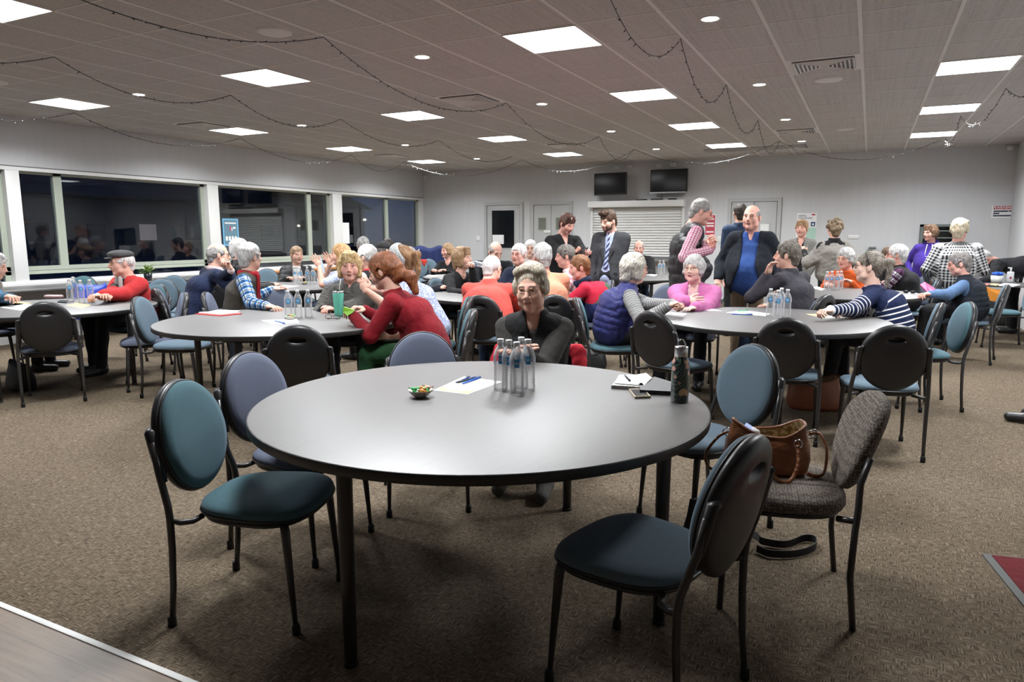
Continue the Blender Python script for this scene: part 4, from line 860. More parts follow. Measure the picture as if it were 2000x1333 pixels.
q = MB([mat('red_plastic', (.6, .04, .02), .4)]); bx, by = gp(825, 15.2, .9); q.box((bx - .05, by, .72), (bx + .06, by + .1, .86), bev=.02); tag(q.done('red_tub'), 'small red tub below the flag', 'tub')

# ------------------------------------------------------------------ people: implicit surfaces
f32 = np.float32
def nrm(v): v = np.asarray(v, float); return v / (np.linalg.norm(v) + 1e-12)
class Field:
    def __init__(s): s.P = []
    def cone(s, a, b, ra, rb, k=.02, side=None, ratio=1., op=1): s.P.append(('c', np.asarray(a, float), np.asarray(b, float), ra, rb, k, None if side is None else nrm(side), ratio, op)); return s
    def ell(s, c, r, rot=None, k=.02, op=1): s.P.append(('e', np.asarray(c, float), np.asarray(r, float), rot, 0, k, None, 1, op)); return s
    def tor(s, c, n, Rr, r, k=.008, sq=1., op=1): s.P.append(('t', np.asarray(c, float), nrm(n), Rr, r, k, None, sq, op)); return s
    def plane(s, p, n): s.P.append(('p', np.asarray(p, float), nrm(n), 0, 0, 0, None, 1, -1)); return s
    def bb(s, p):
        if p[0] == 'c':
            r = np.array([max(p[3], p[4]) * max(1, p[7])] * 3); return np.minimum(p[1], p[2]) - r, np.maximum(p[1], p[2]) + r
        if p[0] == 'e':
            r = p[2] if p[3] is None else np.sqrt(((p[3] * p[2][None, :]) ** 2).sum(1)); return p[1] - r, p[1] + r
        r = p[3] + p[4]; return p[1] - r, p[1] + r
    def mesh(s, h):
        bs = [s.bb(p) for p in s.P if p[8] == 1]; lo = np.min([b[0] for b in bs], 0) - 2.5 * h - .01; hi = np.max([b[1] for b in bs], 0) + 2.5 * h + .01
        n = np.ceil((hi - lo) / h).astype(int) + 1; D = np.full(n, .2, f32); ax = [(lo[i] + h * np.arange(n[i])).astype(f32) for i in range(3)]
        for p in s.P:
            k = p[5]
            if p[0] == 'p':
                d = (ax[0][:, None, None] - p[1][0]) * p[2][0] + (ax[1][None, :, None] - p[1][1]) * p[2][1] + (ax[2][None, None, :] - p[1][2]) * p[2][2]; np.maximum(D, d.astype(f32), out=D); continue
            b0, b1 = s.bb(p); m = k + 2.5 * h; i0 = np.clip(((b0 - m - lo) / h).astype(int), 0, n - 1); i1 = np.clip(np.ceil((b1 + m - lo) / h).astype(int) + 1, 1, n)
            if (i1 <= i0).any(): continue
            X = ax[0][i0[0]:i1[0], None, None]; Y = ax[1][None, i0[1]:i1[1], None]; Z = ax[2][None, None, i0[2]:i1[2]]
            if p[0] == 'c':
                a, b = p[1], p[2]; ba = b - a; L2 = float(ba @ ba) + 1e-12
                x, y, z = X - f32(a[0]), Y - f32(a[1]), Z - f32(a[2])
                t = np.clip((x * f32(ba[0]) + y * f32(ba[1]) + z * f32(ba[2])) / f32(L2), 0, 1)
                x = x - t * f32(ba[0]); y = y - t * f32(ba[1]); z = z - t * f32(ba[2])
                q2 = x * x + y * y + z * z
                if p[6] is not None and p[7] != 1:
                    sd = x * f32(p[6][0]) + y * f32(p[6][1]) + z * f32(p[6][2]); q2 = np.maximum(q2 - sd * sd * f32(1 - 1 / p[7] ** 2), 0)
                d = np.sqrt(q2) - (p[3] + (p[4] - p[3]) * t)
            elif p[0] == 'e':
                x, y, z = X - f32(p[1][0]), Y - f32(p[1][1]), Z - f32(p[1][2]); r = p[2]
                if p[3] is not None:
                    A = p[3].astype(f32); x, y, z = x * A[0, 0] + y * A[1, 0] + z * A[2, 0], x * A[0, 1] + y * A[1, 1] + z * A[2, 1], x * A[0, 2] + y * A[1, 2] + z * A[2, 2]
                q = np.sqrt((x / r[0]) ** 2 + (y / r[1]) ** 2 + (z / r[2]) ** 2); q1 = np.sqrt((x / r[0] ** 2) ** 2 + (y / r[1] ** 2) ** 2 + (z / r[2] ** 2) ** 2)
                d = q * (q - 1) / np.maximum(q1, 1e-4)
            else:
                x, y, z = X - f32(p[1][0]), Y - f32(p[1][1]), Z - f32(p[1][2]); nn = p[2]; hh = x * f32(nn[0]) + y * f32(nn[1]) + z * f32(nn[2]); rr = np.sqrt(np.maximum(x * x + y * y + z * z - hh * hh, 0)); d = np.sqrt((rr - p[3]) ** 2 + (hh / p[7]) ** 2) - p[4]
            d = d.astype(f32); S = D[i0[0]:i1[0], i0[1]:i1[1], i0[2]:i1[2]]
            if p[8] == 1: w = np.maximum(k - np.abs(S - d), 0) / k; S[...] = np.minimum(S, d) - w * w * (k * .25)
            else: d = -d; w = np.maximum(k - np.abs(S - d), 0) / k; S[...] = np.maximum(S, d) + w * w * (k * .25)
        return surfnets(D, lo, h)
def surfnets(D, lo, h):
    I = D < 0; C = I[:-1, :-1, :-1].astype(np.int8)
    for o in ((1, 0, 0), (0, 1, 0), (1, 1, 0), (0, 0, 1), (1, 0, 1), (0, 1, 1), (1, 1, 1)): C = C + I[o[0]:D.shape[0] - 1 + o[0], o[1]:D.shape[1] - 1 + o[1], o[2]:D.shape[2] - 1 + o[2]]
    idx = np.argwhere((C > 0) & (C < 8)); vid = np.full(C.shape, -1, np.int32); vid[tuple(idx.T)] = np.arange(len(idx))
    cor = np.array([(i, j, k) for i in (0, 1) for j in (0, 1) for k in (0, 1)]); vals = np.stack([D[idx[:, 0] + c[0], idx[:, 1] + c[1], idx[:, 2] + c[2]] for c in cor], 1)
    acc = np.zeros((len(idx), 3)); cnt = np.zeros(len(idx))
    for a in range(8):
        for b in range(a + 1, 8):
            if np.abs(cor[a] - cor[b]).sum() != 1: continue
            va, vb = vals[:, a], vals[:, b]; m = (va < 0) != (vb < 0); t = np.where(m, va / np.where(m, va - vb, 1), 0)
            acc += m[:, None] * (cor[a] + t[:, None] * (cor[b] - cor[a])); cnt += m
    V = lo + h * (idx + acc / np.maximum(cnt, 1)[:, None]); Q = []
    for ax in range(3):
        o1, o2 = [(1, 2), (2, 0), (0, 1)][ax]; sl0 = [slice(None)] * 3; sl1 = [slice(None)] * 3; sl0[ax] = slice(0, -1); sl1[ax] = slice(1, None)
        A, B = I[tuple(sl0)], I[tuple(sl1)]; e = np.argwhere(A != B)
        e = e[(e[:, o1] > 0) & (e[:, o2] > 0) & (e[:, o1] < D.shape[o1] - 1) & (e[:, o2] < D.shape[o2] - 1)]
        if not len(e): continue
        ins = A[tuple(e.T)]; d1 = np.zeros(3, int); d1[o1] = 1; d2 = np.zeros(3, int); d2[o2] = 1
        g = lambda q: vid[q[:, 0], q[:, 1], q[:, 2]]
        q = np.stack([g(e - d1 - d2), g(e - d2), g(e), g(e - d1)], 1); q[~ins] = q[~ins][:, ::-1]; Q.append(q)
    Q = np.concatenate(Q); return V, Q[(Q >= 0).all(1)]
def vnormals(V, Q):
    a, b, c, d = (V[Q[:, i]] for i in range(4)); n = np.cross(c - a, d - b); o = np.zeros_like(V)
    for i in range(4): np.add.at(o, Q[:, i], n)
    return o / (np.linalg.norm(o, axis=1, keepdims=True) + 1e-12)
def vnoise(P, seed, sc):
    rs = np.random.RandomState(seed); o = 0
    for k in range(4): d = rs.normal(size=3); d /= np.linalg.norm(d); o = o + np.sin((P * sc) @ d * (1 + .5 * k) + rs.uniform(0, 6)) * np.cos((P * sc) @ rs.normal(size=3) * .8 + rs.uniform(0, 6))
    return o / 3

# ---- head, in its own frame: x right, y face, z up, origin between the ears
HEADC = {}
def head_mesh(kind, h):
    key = (kind, round(h, 4))
    if key in HEADC: return HEADC[key]
    male = 'm' in kind; old = 'o' in kind; F_ = Field(); j = 1.1 if male else 1.0; fat = 1.12 if 'f' in kind else 1.
    F_.ell((0, -.014, .030), (.076, .098, .088), k=.03).ell((0, .024, -.032), (.059 * fat, .064, .086), k=.03)
    F_.cone((-.036 * fat * j, .004, -.062), (0, .060, -.102), .022 * j, .020 * j, k=.03).cone((.036 * fat * j, .004, -.062), (0, .060, -.102), .022 * j, .020 * j, k=.03)
    for s in (-1, 1):
        F_.ell((s * .038 * fat, .056, -.034), (.026, .024, .030), k=.025); F_.ell((s * .083, -.012, -.014), (.008, .019, .031), k=.006)
        F_.ell((s * .0315, .093, .004), (.019, .016, .012), k=.012, op=-1)
    F_.cone((-.038, .080, .022), (.038, .080, .022), .012, .012, k=.016)
    F_.cone((0, .092, .012), (0, .110 + .004 * male, -.030), .0075, .0125 * j, k=.014); F_.ell((-.012, .100, -.036), (.009, .010, .008), k=.007).ell((.012, .100, -.036), (.009, .010, .008), k=.007)
    F_.cone((-.018, .0885, -.0635), (0, .0975, -.0600), .0055, .0065, k=.008).cone((.018, .0885, -.0635), (0, .0975, -.0600), .0055, .0065, k=.008)
    F_.cone((-.014, .0885, -.0725), (.014, .0885, -.0725), .007, .007, k=.008); F_.ell((0, .112, -.0665), (.022, .016, .0012), k=.003, op=-1)
    F_.ell((0, .086, -.048), (.026, .012, .014), k=.02)
    if old:
        for s in (-1, 1): F_.cone((s * .018, .098, -.036), (s * .034, .084, -.068), .0022, .0022, k=.006, op=-1); F_.ell((s * .048, .03, -.085), (.022, .026, .022), k=.03)
        F_.ell((0, .02, -.115), (.032, .04, .02), k=.03)
    for s in (-1, 1):
        F_.cone((s * .018, .0855, .013), (s * .045, .078, .011), .0058, .0058, k=.006)
        F_.cone((s * .020, .0845, -.007), (s * .043, .078, -.008), .0048, .0048, k=.008)
    F_.cone((0, -.018, -.06), (0, -.040, -.175), .054 if not male else .060, .060 if not male else .066, k=.035)
    F_.plane((0, 0, -.185), (0, 0, -1))
    V, Q = F_.mesh(h); ce = V[Q].mean(1); x, y, z = ce[:, 0], ce[:, 1], ce[:, 2]; mi = np.zeros(len(Q), int)
    mi[(np.abs(x) < .0225 - np.abs(z + .0672) * 1.1) & (z > -.0765) & (z < -.0580) & (y > .085)] = 1
    bz = .0265 - 6 * (np.abs(x) - .028) ** 2; mi[(np.abs(z - bz) < .0036) & (np.abs(x) > .012) & (np.abs(x) < .048) & (y > .05)] = 2
    HEADC[key] = (V, Q, mi); return HEADC[key]
# ---- right hand, wrist at the origin, fingers +y, back of hand +z, thumb towards -x
HANDC = {}
def hand_mesh(pose, h):
    key = (pose, round(h, 4))
    if key in HANDC: return HANDC[key]
    cur = dict(flat=(6, 10, 8), relax=(24, 32, 22), fist=(68, 82, 55), hold=(48, 42, 30), spread=(8, 14, 10), clasp=(55, 60, 40))[pose]; sp = 2.2 if pose == 'spread' else 1.
    F_ = Field(); F_.cone((0, -.015, 0), (0, .03, 0), .0235, .0215, k=.012, side=(1, 0, 0), ratio=1.15).cone((0, .022, 0), (0, .076, 0), .0155, .0135, k=.02, side=(1, 0, 0), ratio=2.45)
    for i, (bx, L_, r) in enumerate(((-.031, .072, .0088), (-.0105, .081, .0092), (.0105, .075, .0088), (.030, .060, .0078))):
        p = np.array([bx, .084 - .06 * abs(bx), .001]); a = 0.; sx = (bx * 3.0 * sp) * (1 if pose != 'fist' else .2)
        for jn, (fr, r0, r1) in enumerate(((.45, 1., .93), (.31, .95, .86), (.25, .88, .72))):
            a -= R(cur[jn] * (1 + .08 * (i - 1))); d = nrm((sx, math.cos(a), math.sin(a))); q = p + d * L_ * fr; F_.cone(p, q, r * r0, r * r1, k=.0035); p = q
    if pose in ('fist', 'hold', 'clasp'): tp = [(-.030, .018, -.006), (-.050, .045, -.022), (-.040, .072, -.036), (-.022, .085, -.040)]
    else: tp = [(-.028, .018, -.004), (-.052, .046, -.012), (-.064, .074, -.016), (-.068, .098, -.018)]
    for (a, b, r0, r1) in ((0, 1, .0165, .0125), (1, 2, .0115, .010), (2, 3, .010, .0085)): F_.cone(tp[a], tp[b], r0, r1, k=.008)
    V, Q = F_.mesh(h); HANDC[key] = (V, Q, np.zeros(len(Q), int)); return HANDC[key]

# ---- hair, in the head frame
HAIRC = {}
def hair_field(style):
    F_ = Field(); A = lambda c, r, k=.02: F_.ell(c, r, k=k)
    face = lambda y0=.118, z0=-.050, rx=.072, ry=.088, rz=.108: F_.ell((0, y0, z0), (rx, ry, rz), k=.012, op=-1)
    fringe = 'F' in style; st = style.replace('F', '')
    if st == 'crop': A((0, -.018, .034), (.083, .104, .093)); F_.cone((0, -.075, -.02), (0, -.07, -.07), .045, .04, k=.03, side=(1, 0, 0), ratio=1.3); face(.14, -.045, .10, .105, .105); ears = 1
    elif st == 'short': A((0, -.018, .040), (.090, .110, .098)); F_.cone((0, -.075, -.02), (0, -.07, -.075), .052, .042, k=.03, side=(1, 0, 0), ratio=1.35); face(); [A((s * .078, .005, .0), (.018, .035, .04)) for s in (-1, 1)]; ears = 1
    elif st == 'volume':
        A((0, -.030, .050), (.092, .108, .100)); F_.cone((0, -.08, -.02), (0, -.07, -.075), .055, .042, k=.03, side=(1, 0, 0), ratio=1.4); [A((s * .084, -.005, .005), (.022, .05, .05)) for s in (-1, 1)]
        for i in range(9): a = -.9 + i * .225; A((.074 * math.sin(a * 1.2), .014 + .016 * math.cos(a), .108 + .012 * math.cos(a * 3)), (.026, .040, .024), k=.014)
        face(.130, -.046, .073, .098, .132); ears = 0
    elif st == 'curly':
        A((0, -.022, .040), (.098, .114, .1)); rs = np.random.RandomState(4)
        for i in range(70):
            d = nrm(rs.normal(size=3)); 
            if d[2] < -.6 or (d[1] > .45 and d[2] < .45): continue
            A(np.array((0, -.022, .036)) + d * (.098, .112, .104), (.026, .026, .026), k=.007)
        F_.cone((0, -.085, -.02), (0, -.08, -.08), .058, .04, k=.03, side=(1, 0, 0), ratio=1.35); face(); ears = 0
    elif st in ('bob', 'long', 'bobshort'):
        A((0, -.020, .038), (.092, .112, .098)); L_ = dict(bob=-.10, bobshort=-.06, long=-.2)[st]
        F_.cone((0, -.075, .0), (0, -.075, L_), .062, .045, k=.03, side=(1, 0, 0), ratio=1.45)
        for s in (-1, 1): F_.cone((s * .076, -.01, .03), (s * .078, .005, L_ + .02), .028, .026, k=.03, side=(0, 1, 0), ratio=1.8)
        face(.125, -.06, .066, .088, .106); ears = 0
    elif st in ('ponytail', 'ponyside'):
        A((0, -.018, .036), (.086, .106, .094)); F_.cone((0, -.08, .0), (0, -.065, -.06), .05, .04, k=.03, side=(1, 0, 0), ratio=1.3); face(.13, -.05, .076, .09, .104)
        F_.cone((0, -.10, .05), (0, -.155, .03), .022, .032, k=.015); F_.cone((0, -.155, .03), (0, -.15, -.10), .034, .022, k=.02, side=(1, 0, 0), ratio=1.3); F_.cone((0, -.15, -.10), (0, -.135, -.19), .022, .009, k=.02); ears = 1
    elif st == 'lowpony':
        A((0, -.020, .040), (.094, .116, .100)); F_.cone((0, -.09, -.01), (0, -.10, -.07), .065, .05, k=.03, side=(1, 0, 0), ratio=1.3); [A((s * .08, .0, .0), (.02, .05, .055)) for s in (-1, 1)]; face(.135, -.058, .070, .09, .105)
        F_.cone((0, -.12, -.06), (0, -.19, -.10), .035, .042, k=.02); F_.cone((0, -.19, -.10), (0, -.20, -.22), .046, .022, k=.02, side=(1, 0, 0), ratio=1.3); ears = 1
    elif st == 'band': # bald on top, cropped sides
        A((0, -.020, .02), (.0835, .103, .080)); F_.cone((0, -.075, -.02), (0, -.07, -.065), .044, .04, k=.03, side=(1, 0, 0), ratio=1.3); face(.15, -.04, .10, .13, .14); F_.ell((0, .02, .105), (.078, .105, .072), k=.015, op=-1); ears = 1
    elif st == 'quiff': A((0, -.016, .044), (.087, .108, .098)); F_.cone((0, -.075, -.02), (0, -.07, -.07), .046, .04, k=.03, side=(1, 0, 0), ratio=1.3); [A((x_, .065, .115), (.035, .045, .035), k=.02) for x_ in (-.035, 0, .035)]; face(.135, -.055, .08, .09, .108); ears = 1
    else: raise ValueError(style)
    if fringe:
        for i in range(7): x_ = -.054 + .018 * i; F_.cone((x_ * .8, .065, .10), (x_, .088 - 6 * x_ * x_, .042), .02, .008, k=.014)
    if ears: [F_.ell((s * .092, -.004, -.014), (.022, .026, .038), k=.008, op=-1) for s in (-1, 1)]
    F_.ell((0, .095, -.135), (.075, .08, .06), k=.01, op=-1)
    return F_
def hair_mesh(style, h, seed):
    key = (style, round(h, 4))
    if key not in HAIRC: HAIRC[key] = hair_field(style).mesh(h)
    V, Q = HAIRC[key]; V = V.copy(); Nn = vnormals(V, Q)
    P_ = V * np.array([1, 1, .35]); V += Nn * (.0035 * vnoise(P_, seed, 190) + .004 * vnoise(V * np.array([1, .6, .6]), seed + 9, 60))[:, None]; return V, Q

def hair_mat(name, c1, c2, c3=None):
    if name in MATS: return MATS[name]
    m = mat(name, c1, .45, spec=.35); t, b = nodes(m)
    at_ = N(t, 'Attribute', attribute_name='hc'); mp = N(t, 'Mapping'); mp.inputs['Scale'].default_value = (190, 190, 10); L(t, at_.outputs['Vector'], mp.inputs[0]); n1 = noise(t, mp.outputs[0], 1, 3)
    n2 = noise(t, at_.outputs['Vector'], 22, 3); f = M(t, 'ADD', M(t, 'MULTIPLY', n1, .65), M(t, 'MULTIPLY', n2, .4)); st = [(.34, tuple(c * .55 for c in c1)), (.5, c1), (.62, c2)]
    if c3: st.append((.8, c3))
    L(t, ramp(t, f, st), b.inputs['Base Color']); bump(t, b, M(t, 'ADD', n1, M(t, 'MULTIPLY', n2, .8)), .006, .9); return m
def skin_mat(name, c):
    if name in MATS: return MATS[name]
    m = mat(name, c, .5, spec=.35); t, b = nodes(m); v = coords(t)
    L(t, ramp(t, noise(t, v, 22, 3), [(.3, (c[0] * .95, c[1] * .80, c[2] * .76)), (.7, c)]), b.inputs['Base Color']); b.inputs['Subsurface Weight'].default_value = .0; bump(t, b, noise(t, v, 240, 2), .0006); return m
def pattern(name, kind, *cols, s=1.):
    """garment patterns follow the limb: 'along' runs down the sleeve or torso, 'around' circles it"""
    if name in MATS: return MATS[name]
    m = mat(name, cols[0], .85, spec=.2); t, b = nodes(m)
    al = N(t, 'Attribute', attribute_name='along').outputs['Fac']; ar = N(t, 'Attribute', attribute_name='around').outputs['Fac']; v = coords(t)
    stp = lambda x_, p, d: M(t, 'LESS_THAN', M(t, 'FRACT', M(t, 'DIVIDE', x_, p)), d)
    if kind == 'stripes':
        f = M(t, 'MULTIPLY', stp(al, .042 * s, .27), M(t, 'GREATER_THAN', al, .16)); c = mix(t, f, cols[0], cols[1])
    elif kind == 'check':
        c = mix(t, M(t, 'MULTIPLY_ADD', stp(al, .05 * s, .5), .5, M(t, 'MULTIPLY', stp(ar, .05 * s, .5), .5)), cols[0], cols[1])
        both = M(t, 'MULTIPLY', stp(al, .05 * s, .5), stp(ar, .05 * s, .5)); neither = M(t, 'MULTIPLY', M(t, 'SUBTRACT', 1, stp(al, .05 * s, .5)), M(t, 'SUBTRACT', 1, stp(ar, .05 * s, .5)))
        c = mix(t, neither, mix(t, both, mix(t, .55, cols[0], cols[1]), cols[1]), cols[0])
    elif kind == 'plaid':
        c = mix(t, stp(al, .075 * s, .42), cols[0], cols[1]); c = mix(t, M(t, 'MULTIPLY', stp(ar, .075 * s, .42), .65), c, cols[1]); both = M(t, 'MULTIPLY', stp(al, .075 * s, .42), stp(ar, .075 * s, .42)); c = mix(t, both, c, tuple(q * .35 for q in cols[1]))
        c = mix(t, M(t, 'MAXIMUM', stp(M(t, 'ADD', al, .02), .075 * s, .10), stp(M(t, 'ADD', ar, .02), .075 * s, .10)), c, cols[2])
    elif kind == 'fine': # pinstripe or gingham
        c = mix(t, M(t, 'MAXIMUM', stp(ar, .016 * s, .42), M(t, 'MULTIPLY', stp(al, .016 * s, .42), .6)), cols[0], cols[1])
    elif kind == 'lines': c = mix(t, stp(M(t, 'ADD', al, M(t, 'MULTIPLY', noise(t, v, 25, 2), .012)), .02 * s, .5), cols[0], cols[1])
    elif kind == 'floral': c = ramp(t, noise(t, v, 38 / s, 4, .65), [(.42, cols[0]), (.5, cols[1]), (.6, cols[2] if len(cols) > 2 else cols[0])])
    elif kind == 'blocks':
        f = M(t, 'ADD', al, M(t, 'MULTIPLY', ar, .1)); c = ramp(t, M(t, 'MULTIPLY', f, 1.0), [(0, cols[0]), (.5, cols[1])])
        c = mix(t, M(t, 'GREATER_THAN', f, .19), cols[0], cols[1]); c = mix(t, M(t, 'GREATER_THAN', f, .36), c, cols[2])
    elif kind == 'cable': 
        vo = N(t, 'TexVoronoi', i_Scale=55.0); L(t, v, vo.inputs['Vector']); c = ramp(t, M(t, 'ADD', vo.outputs['Distance'], M(t, 'MULTIPLY', noise(t, v, 120, 2), .3)), [(.15, cols[0]), (.6, cols[1])]); bump(t, b, vo.outputs['Distance'], .006); L(t, c, b.inputs['Base Color']); return m
    L(t, c, b.inputs['Base Color']); bump(t, b, M(t, 'ADD', noise(t, v, 300, 2), M(t, 'MULTIPLY', noise(t, v, 22, 3), 6)), .0011); return m

m_lip = mat('lips', (.44, .17, .15), .45); m_lipm = mat('lips_pale', (.50, .25, .20), .5)
m_eyew = mat('eye_white', (.52, .48, .45), .3); m_iris = mat('iris', (.06, .05, .04), .2)
def Rz(a): c, s = math.cos(a), math.sin(a); return np.array([[c, -s, 0], [s, c, 0], [0, 0, 1.]])
def Rx(a): c, s = math.cos(a), math.sin(a); return np.array([[1, 0, 0], [0, c, -s], [0, s, c]])
def Ry(a): c, s = math.cos(a), math.sin(a); return np.array([[c, 0, s], [0, 1, 0], [-s, 0, c]])
def ik(S, W, L1, L2, pole):
    d = W - S; D_ = np.linalg.norm(d); mx = (L1 + L2) * .985
    if D_ > mx: k = D_ / mx; L1 *= k; L2 *= k
    u = d / D_; a = (L1 ** 2 - L2 ** 2 + D_ ** 2) / (2 * D_); h_ = math.sqrt(max(L1 ** 2 - a * a, 0)); p = pole - u * (pole @ u); p = nrm(p); return S + u * a + p * h_
def person(label, u, v, w, f, hf=None, hp=0, hr=0, sit=True, lean=.12, side=0., bw=1., fat=0., kind='f', skin=0, hair=None, haircol=None, lip=True,
           top=None, topkind='crew', sleeve=1., vest=None, vestkind='plain', jacket=None, trousers=None, shoes=None, wr=None, wl=None, hand='relax', handl=None, pole=None, scarf=None, extra=None,
           glasses=None, brow=None, seat='blue', seatlab=None, hs=1., bust=None, hunch=.03, knee=.42, chairoff=0., legs=True, armh=(.285, .25), quilt=None, hipz=None, grp=None, opn=1., opn2=1.):
    H = at(u, v, w); az = vdir(H[0], H[1], f); haz = vdir(H[0], H[1], f if hf is None else hf); fwd = np.array([math.cos(R(az)), math.sin(R(az)), 0]); rt = np.array([fwd[1], -fwd[0], 0]); up = np.array([0, 0, 1.])
    male = 'm' in kind; bust = (0 if male else 1) if bust is None else bust
    HR = Rz(R(haz - 90)) @ Rx(R(hp)) @ Ry(R(hr)); res = min(max(w * .0016, .0055), .017)
    Nk = H + HR @ np.array((0, -.034, -.13)) * hs + np.array((0, 0, -.052))
    hz = hipz if hipz is not None else (.555 if sit else (H[2] + .12) * .53)
    P_ = np.array([H[0], H[1], hz]) - fwd * lean - rt * side
    ax = nrm(Nk - P_); tl = np.linalg.norm(Nk - P_); C_ = Nk - ax * min(.20, tl * .36) - fwd * hunch; W_ = Nk - ax * tl * .66 - fwd * hunch * .6
    org = np.array([P_[0], P_[1], 0.]); root = thing('person', label, 'person', tuple(org), 0, grp)
    def add(name, V, Q, mats, midx=None, par=root, attrs=None, smooth=True):
        me = fastmesh(name, V - org, Q, mats, midx, smooth)
        if attrs:
            for k, a in attrs.items():
                if a.ndim == 2: at_ = me.attributes.new(k, 'FLOAT_VECTOR', 'POINT'); at_.data.foreach_set('vector', a.astype(f32).ravel())
                else: at_ = me.attributes.new(k, 'FLOAT', 'POINT'); at_.data.foreach_set('value', a.astype(f32))
        return link(name, me, par)
    sw = .152 * bw * (1.1 if male else 1.); shy = Nk - ax * .050 - fwd * .01
    S = {s: shy + rt * s * sw + up * (.004 if male else -.014) for s in (1, -1)}
    tgt = {1: wr, -1: wl}; Wp = {}; El = {}
    L1, L2 = armh[0] * (1.05 if male else 1), armh[1] * (1.05 if male else 1)
    for s in (1, -1):
        q = tgt[s]
        if q is None: q = ('l', .12, .38 if sit else .06, .785 if sit else hz - .10)
        if q[0] == 'l':
            base = np.array([H[0], H[1], 0]) - fwd * lean * .3; T_ = base + rt * s * q[1] + fwd * q[2]; T_[2] = q[3]
        else: T_ = at(q[1], q[2], q[3])
        Wp[s] = T_; pl = np.array(pole) if pole is not None else (-up * 1.0 + rt * s * .55 - fwd * .25); El[s] = ik(S[s], T_, L1, L2, pl)
    # hips, knees, feet
    hj = {s: P_ + rt * s * .092 * max(1, bw * .95) for s in (1, -1)}
    if sit: kn = {s: hj[s] + fwd * knee + rt * s * .03 + up * (-.015) for s in (1, -1)}; an = {s: np.array([kn[s][0], kn[s][1], .085]) - fwd * (.02 if s == 1 else -.06) for s in (1, -1)}
    else: kn = {s: np.array([*(hj[s] + fwd * .02)[:2], hz * .53]) for s in (1, -1)}; an = {s: np.array([*(hj[s] - fwd * .01 + rt * s * .015)[:2], .085]) for s in (1, -1)}
    def torso(F_, g, neck=True, low=1.):
        F_.cone(Nk - ax * .075, C_, .072 + g, (.112 + g) * (1 + fat * .3), .05, rt, 1.38 * bw).cone(C_, W_, (.112 + g) * (1 + fat * .3), (.102 + g) * (1 + fat * .9), .05, rt, 1.36 * bw)
        if low > 0: F_.cone(W_, P_ + up * (.03 if sit else -.02) * low, (.102 + g) * (1 + fat * .9), (.118 + g) * (1 + fat * .6), .05, rt, 1.34 * bw)
        F_.cone(S[-1] * .8 + S[1] * .2, S[1] * .8 + S[-1] * .2, .052 + g, .052 + g, .05)
        F_.cone(Nk - up * .018, S[1] * .85 + shy * .15, .044 + g, .044 + g, .05).cone(Nk - up * .018, S[-1] * .85 + shy * .15, .044 + g, .044 + g, .05)
        if bust: [F_.ell(C_ + fwd * (.085 + g) + rt * s * .075 * bw - up * .045, (.066, .066, .066), k=.05) for s in (1, -1)]
        if fat > .15: F_.ell((W_ + P_) / 2 + fwd * .05 + up * .03, (.15 * bw + g, .13 + g + .05 * fat, .15), k=.06)
    def arms(F_, g, cut=1., wide=1.):
        for s in (1, -1):
            E, T_ = El[s], Wp[s]
            if cut >= .55:
                t_ = (cut - .5) * 2; end = E + (T_ - E) * min(t_, .96); gg = max(g, -.004) + (.006 if g > 0 else 0); F_.cone(S[s], E, (.058 + gg) * wide, (.048 + gg) * wide, .03).cone(E, end, (.048 + gg) * wide, (.046 + gg) * (1 - t_) + (.031 + gg) * wide * t_, .02)
            else: F_.cone(S[s], S[s] + (E - S[s]) * cut * 2, (.056 + g) * wide, (.050 + g) * wide, .03)
    # ---------------- body
    B = Field(); g = -.010; torso(B, g); B.cone(Nk - up * .02, H + HR @ np.array((0, -.03, -.10)), .058, .050, .03); arms(B, -.009)
    for s in (1, -1): 
        if legs: B.cone(hj[s], kn[s], .074, .052, .03).cone(kn[s], an[s], .050, .036, .03).cone(an[s] - up * .03, an[s] - up * .05 + fwd * .14, .030, .026, .02)
    if fat > .15 or True: B.cone(P_ + rt * .05, P_ - rt * .05, .10, .10, .04)
    V, Q = B.mesh(max(res, .010)); mi = np.zeros(len(Q), int); hh = .0031 if w < 4.5 else (.0042 if w < 8 else .0055)
    hv, hq, hm = head_mesh(kind, hh); parts = [(V, Q, mi), (hv * hs @ HR.T + H, hq, hm)]
    hands = {1: hand, -1: handl or hand}; HF = {}
    for s in (1, -1):
        E, T_ = El[s], Wp[s]; fd = nrm(T_ - E); pz = hands[s]; spec = None
        if isinstance(pz, tuple): pz, spec = pz[0], pz[1:]
        if spec: yd = nrm(rt * s * spec[0] + fwd * spec[1] + up * spec[2]); zd = rt * s * spec[3] + fwd * spec[4] + up * spec[5]
        else: yd = nrm(fd * .6 + np.array([fd[0], fd[1], 0]) * .5 - rt * s * .25) if T_[2] < .85 and sit else fd; zd = up if abs(yd[2]) < .8 else rt * s
        zd = nrm(zd - yd * (zd @ yd)); xd = np.cross(yd, zd)
        hv, hq, hm = hand_mesh(pz, .0034 if w < 7 else .0048); vv = hv * np.array([s, 1, 1.]) * (1.05 if male else .95); qq = hq if s == 1 else hq[:, ::-1]
        # right hand: thumb at -x (towards the body's midline when palms are down)
        M_ = np.stack([xd, yd, zd], 1); parts.append((vv @ M_.T + T_, qq, hm)); HF[s] = (T_, M_)
    off = 0; Vs, Qs, Ms = [], [], []
    for V, Q, m_ in parts: Vs.append(V); Qs.append(Q + off); Ms.append(m_); off += len(V)
    SK = [skin_mat('skin_fair', (.74, .47, .37)), skin_mat('skin_pink', (.78, .45, .37)), skin_mat('skin_tan', (.62, .38, .28)), skin_mat('skin_pale', (.82, .58, .48))][skin]
    hc = haircol or ('hair_grey', (.30, .28, .26), (.52, .50, .47)); HM = hair_mat(*hc)
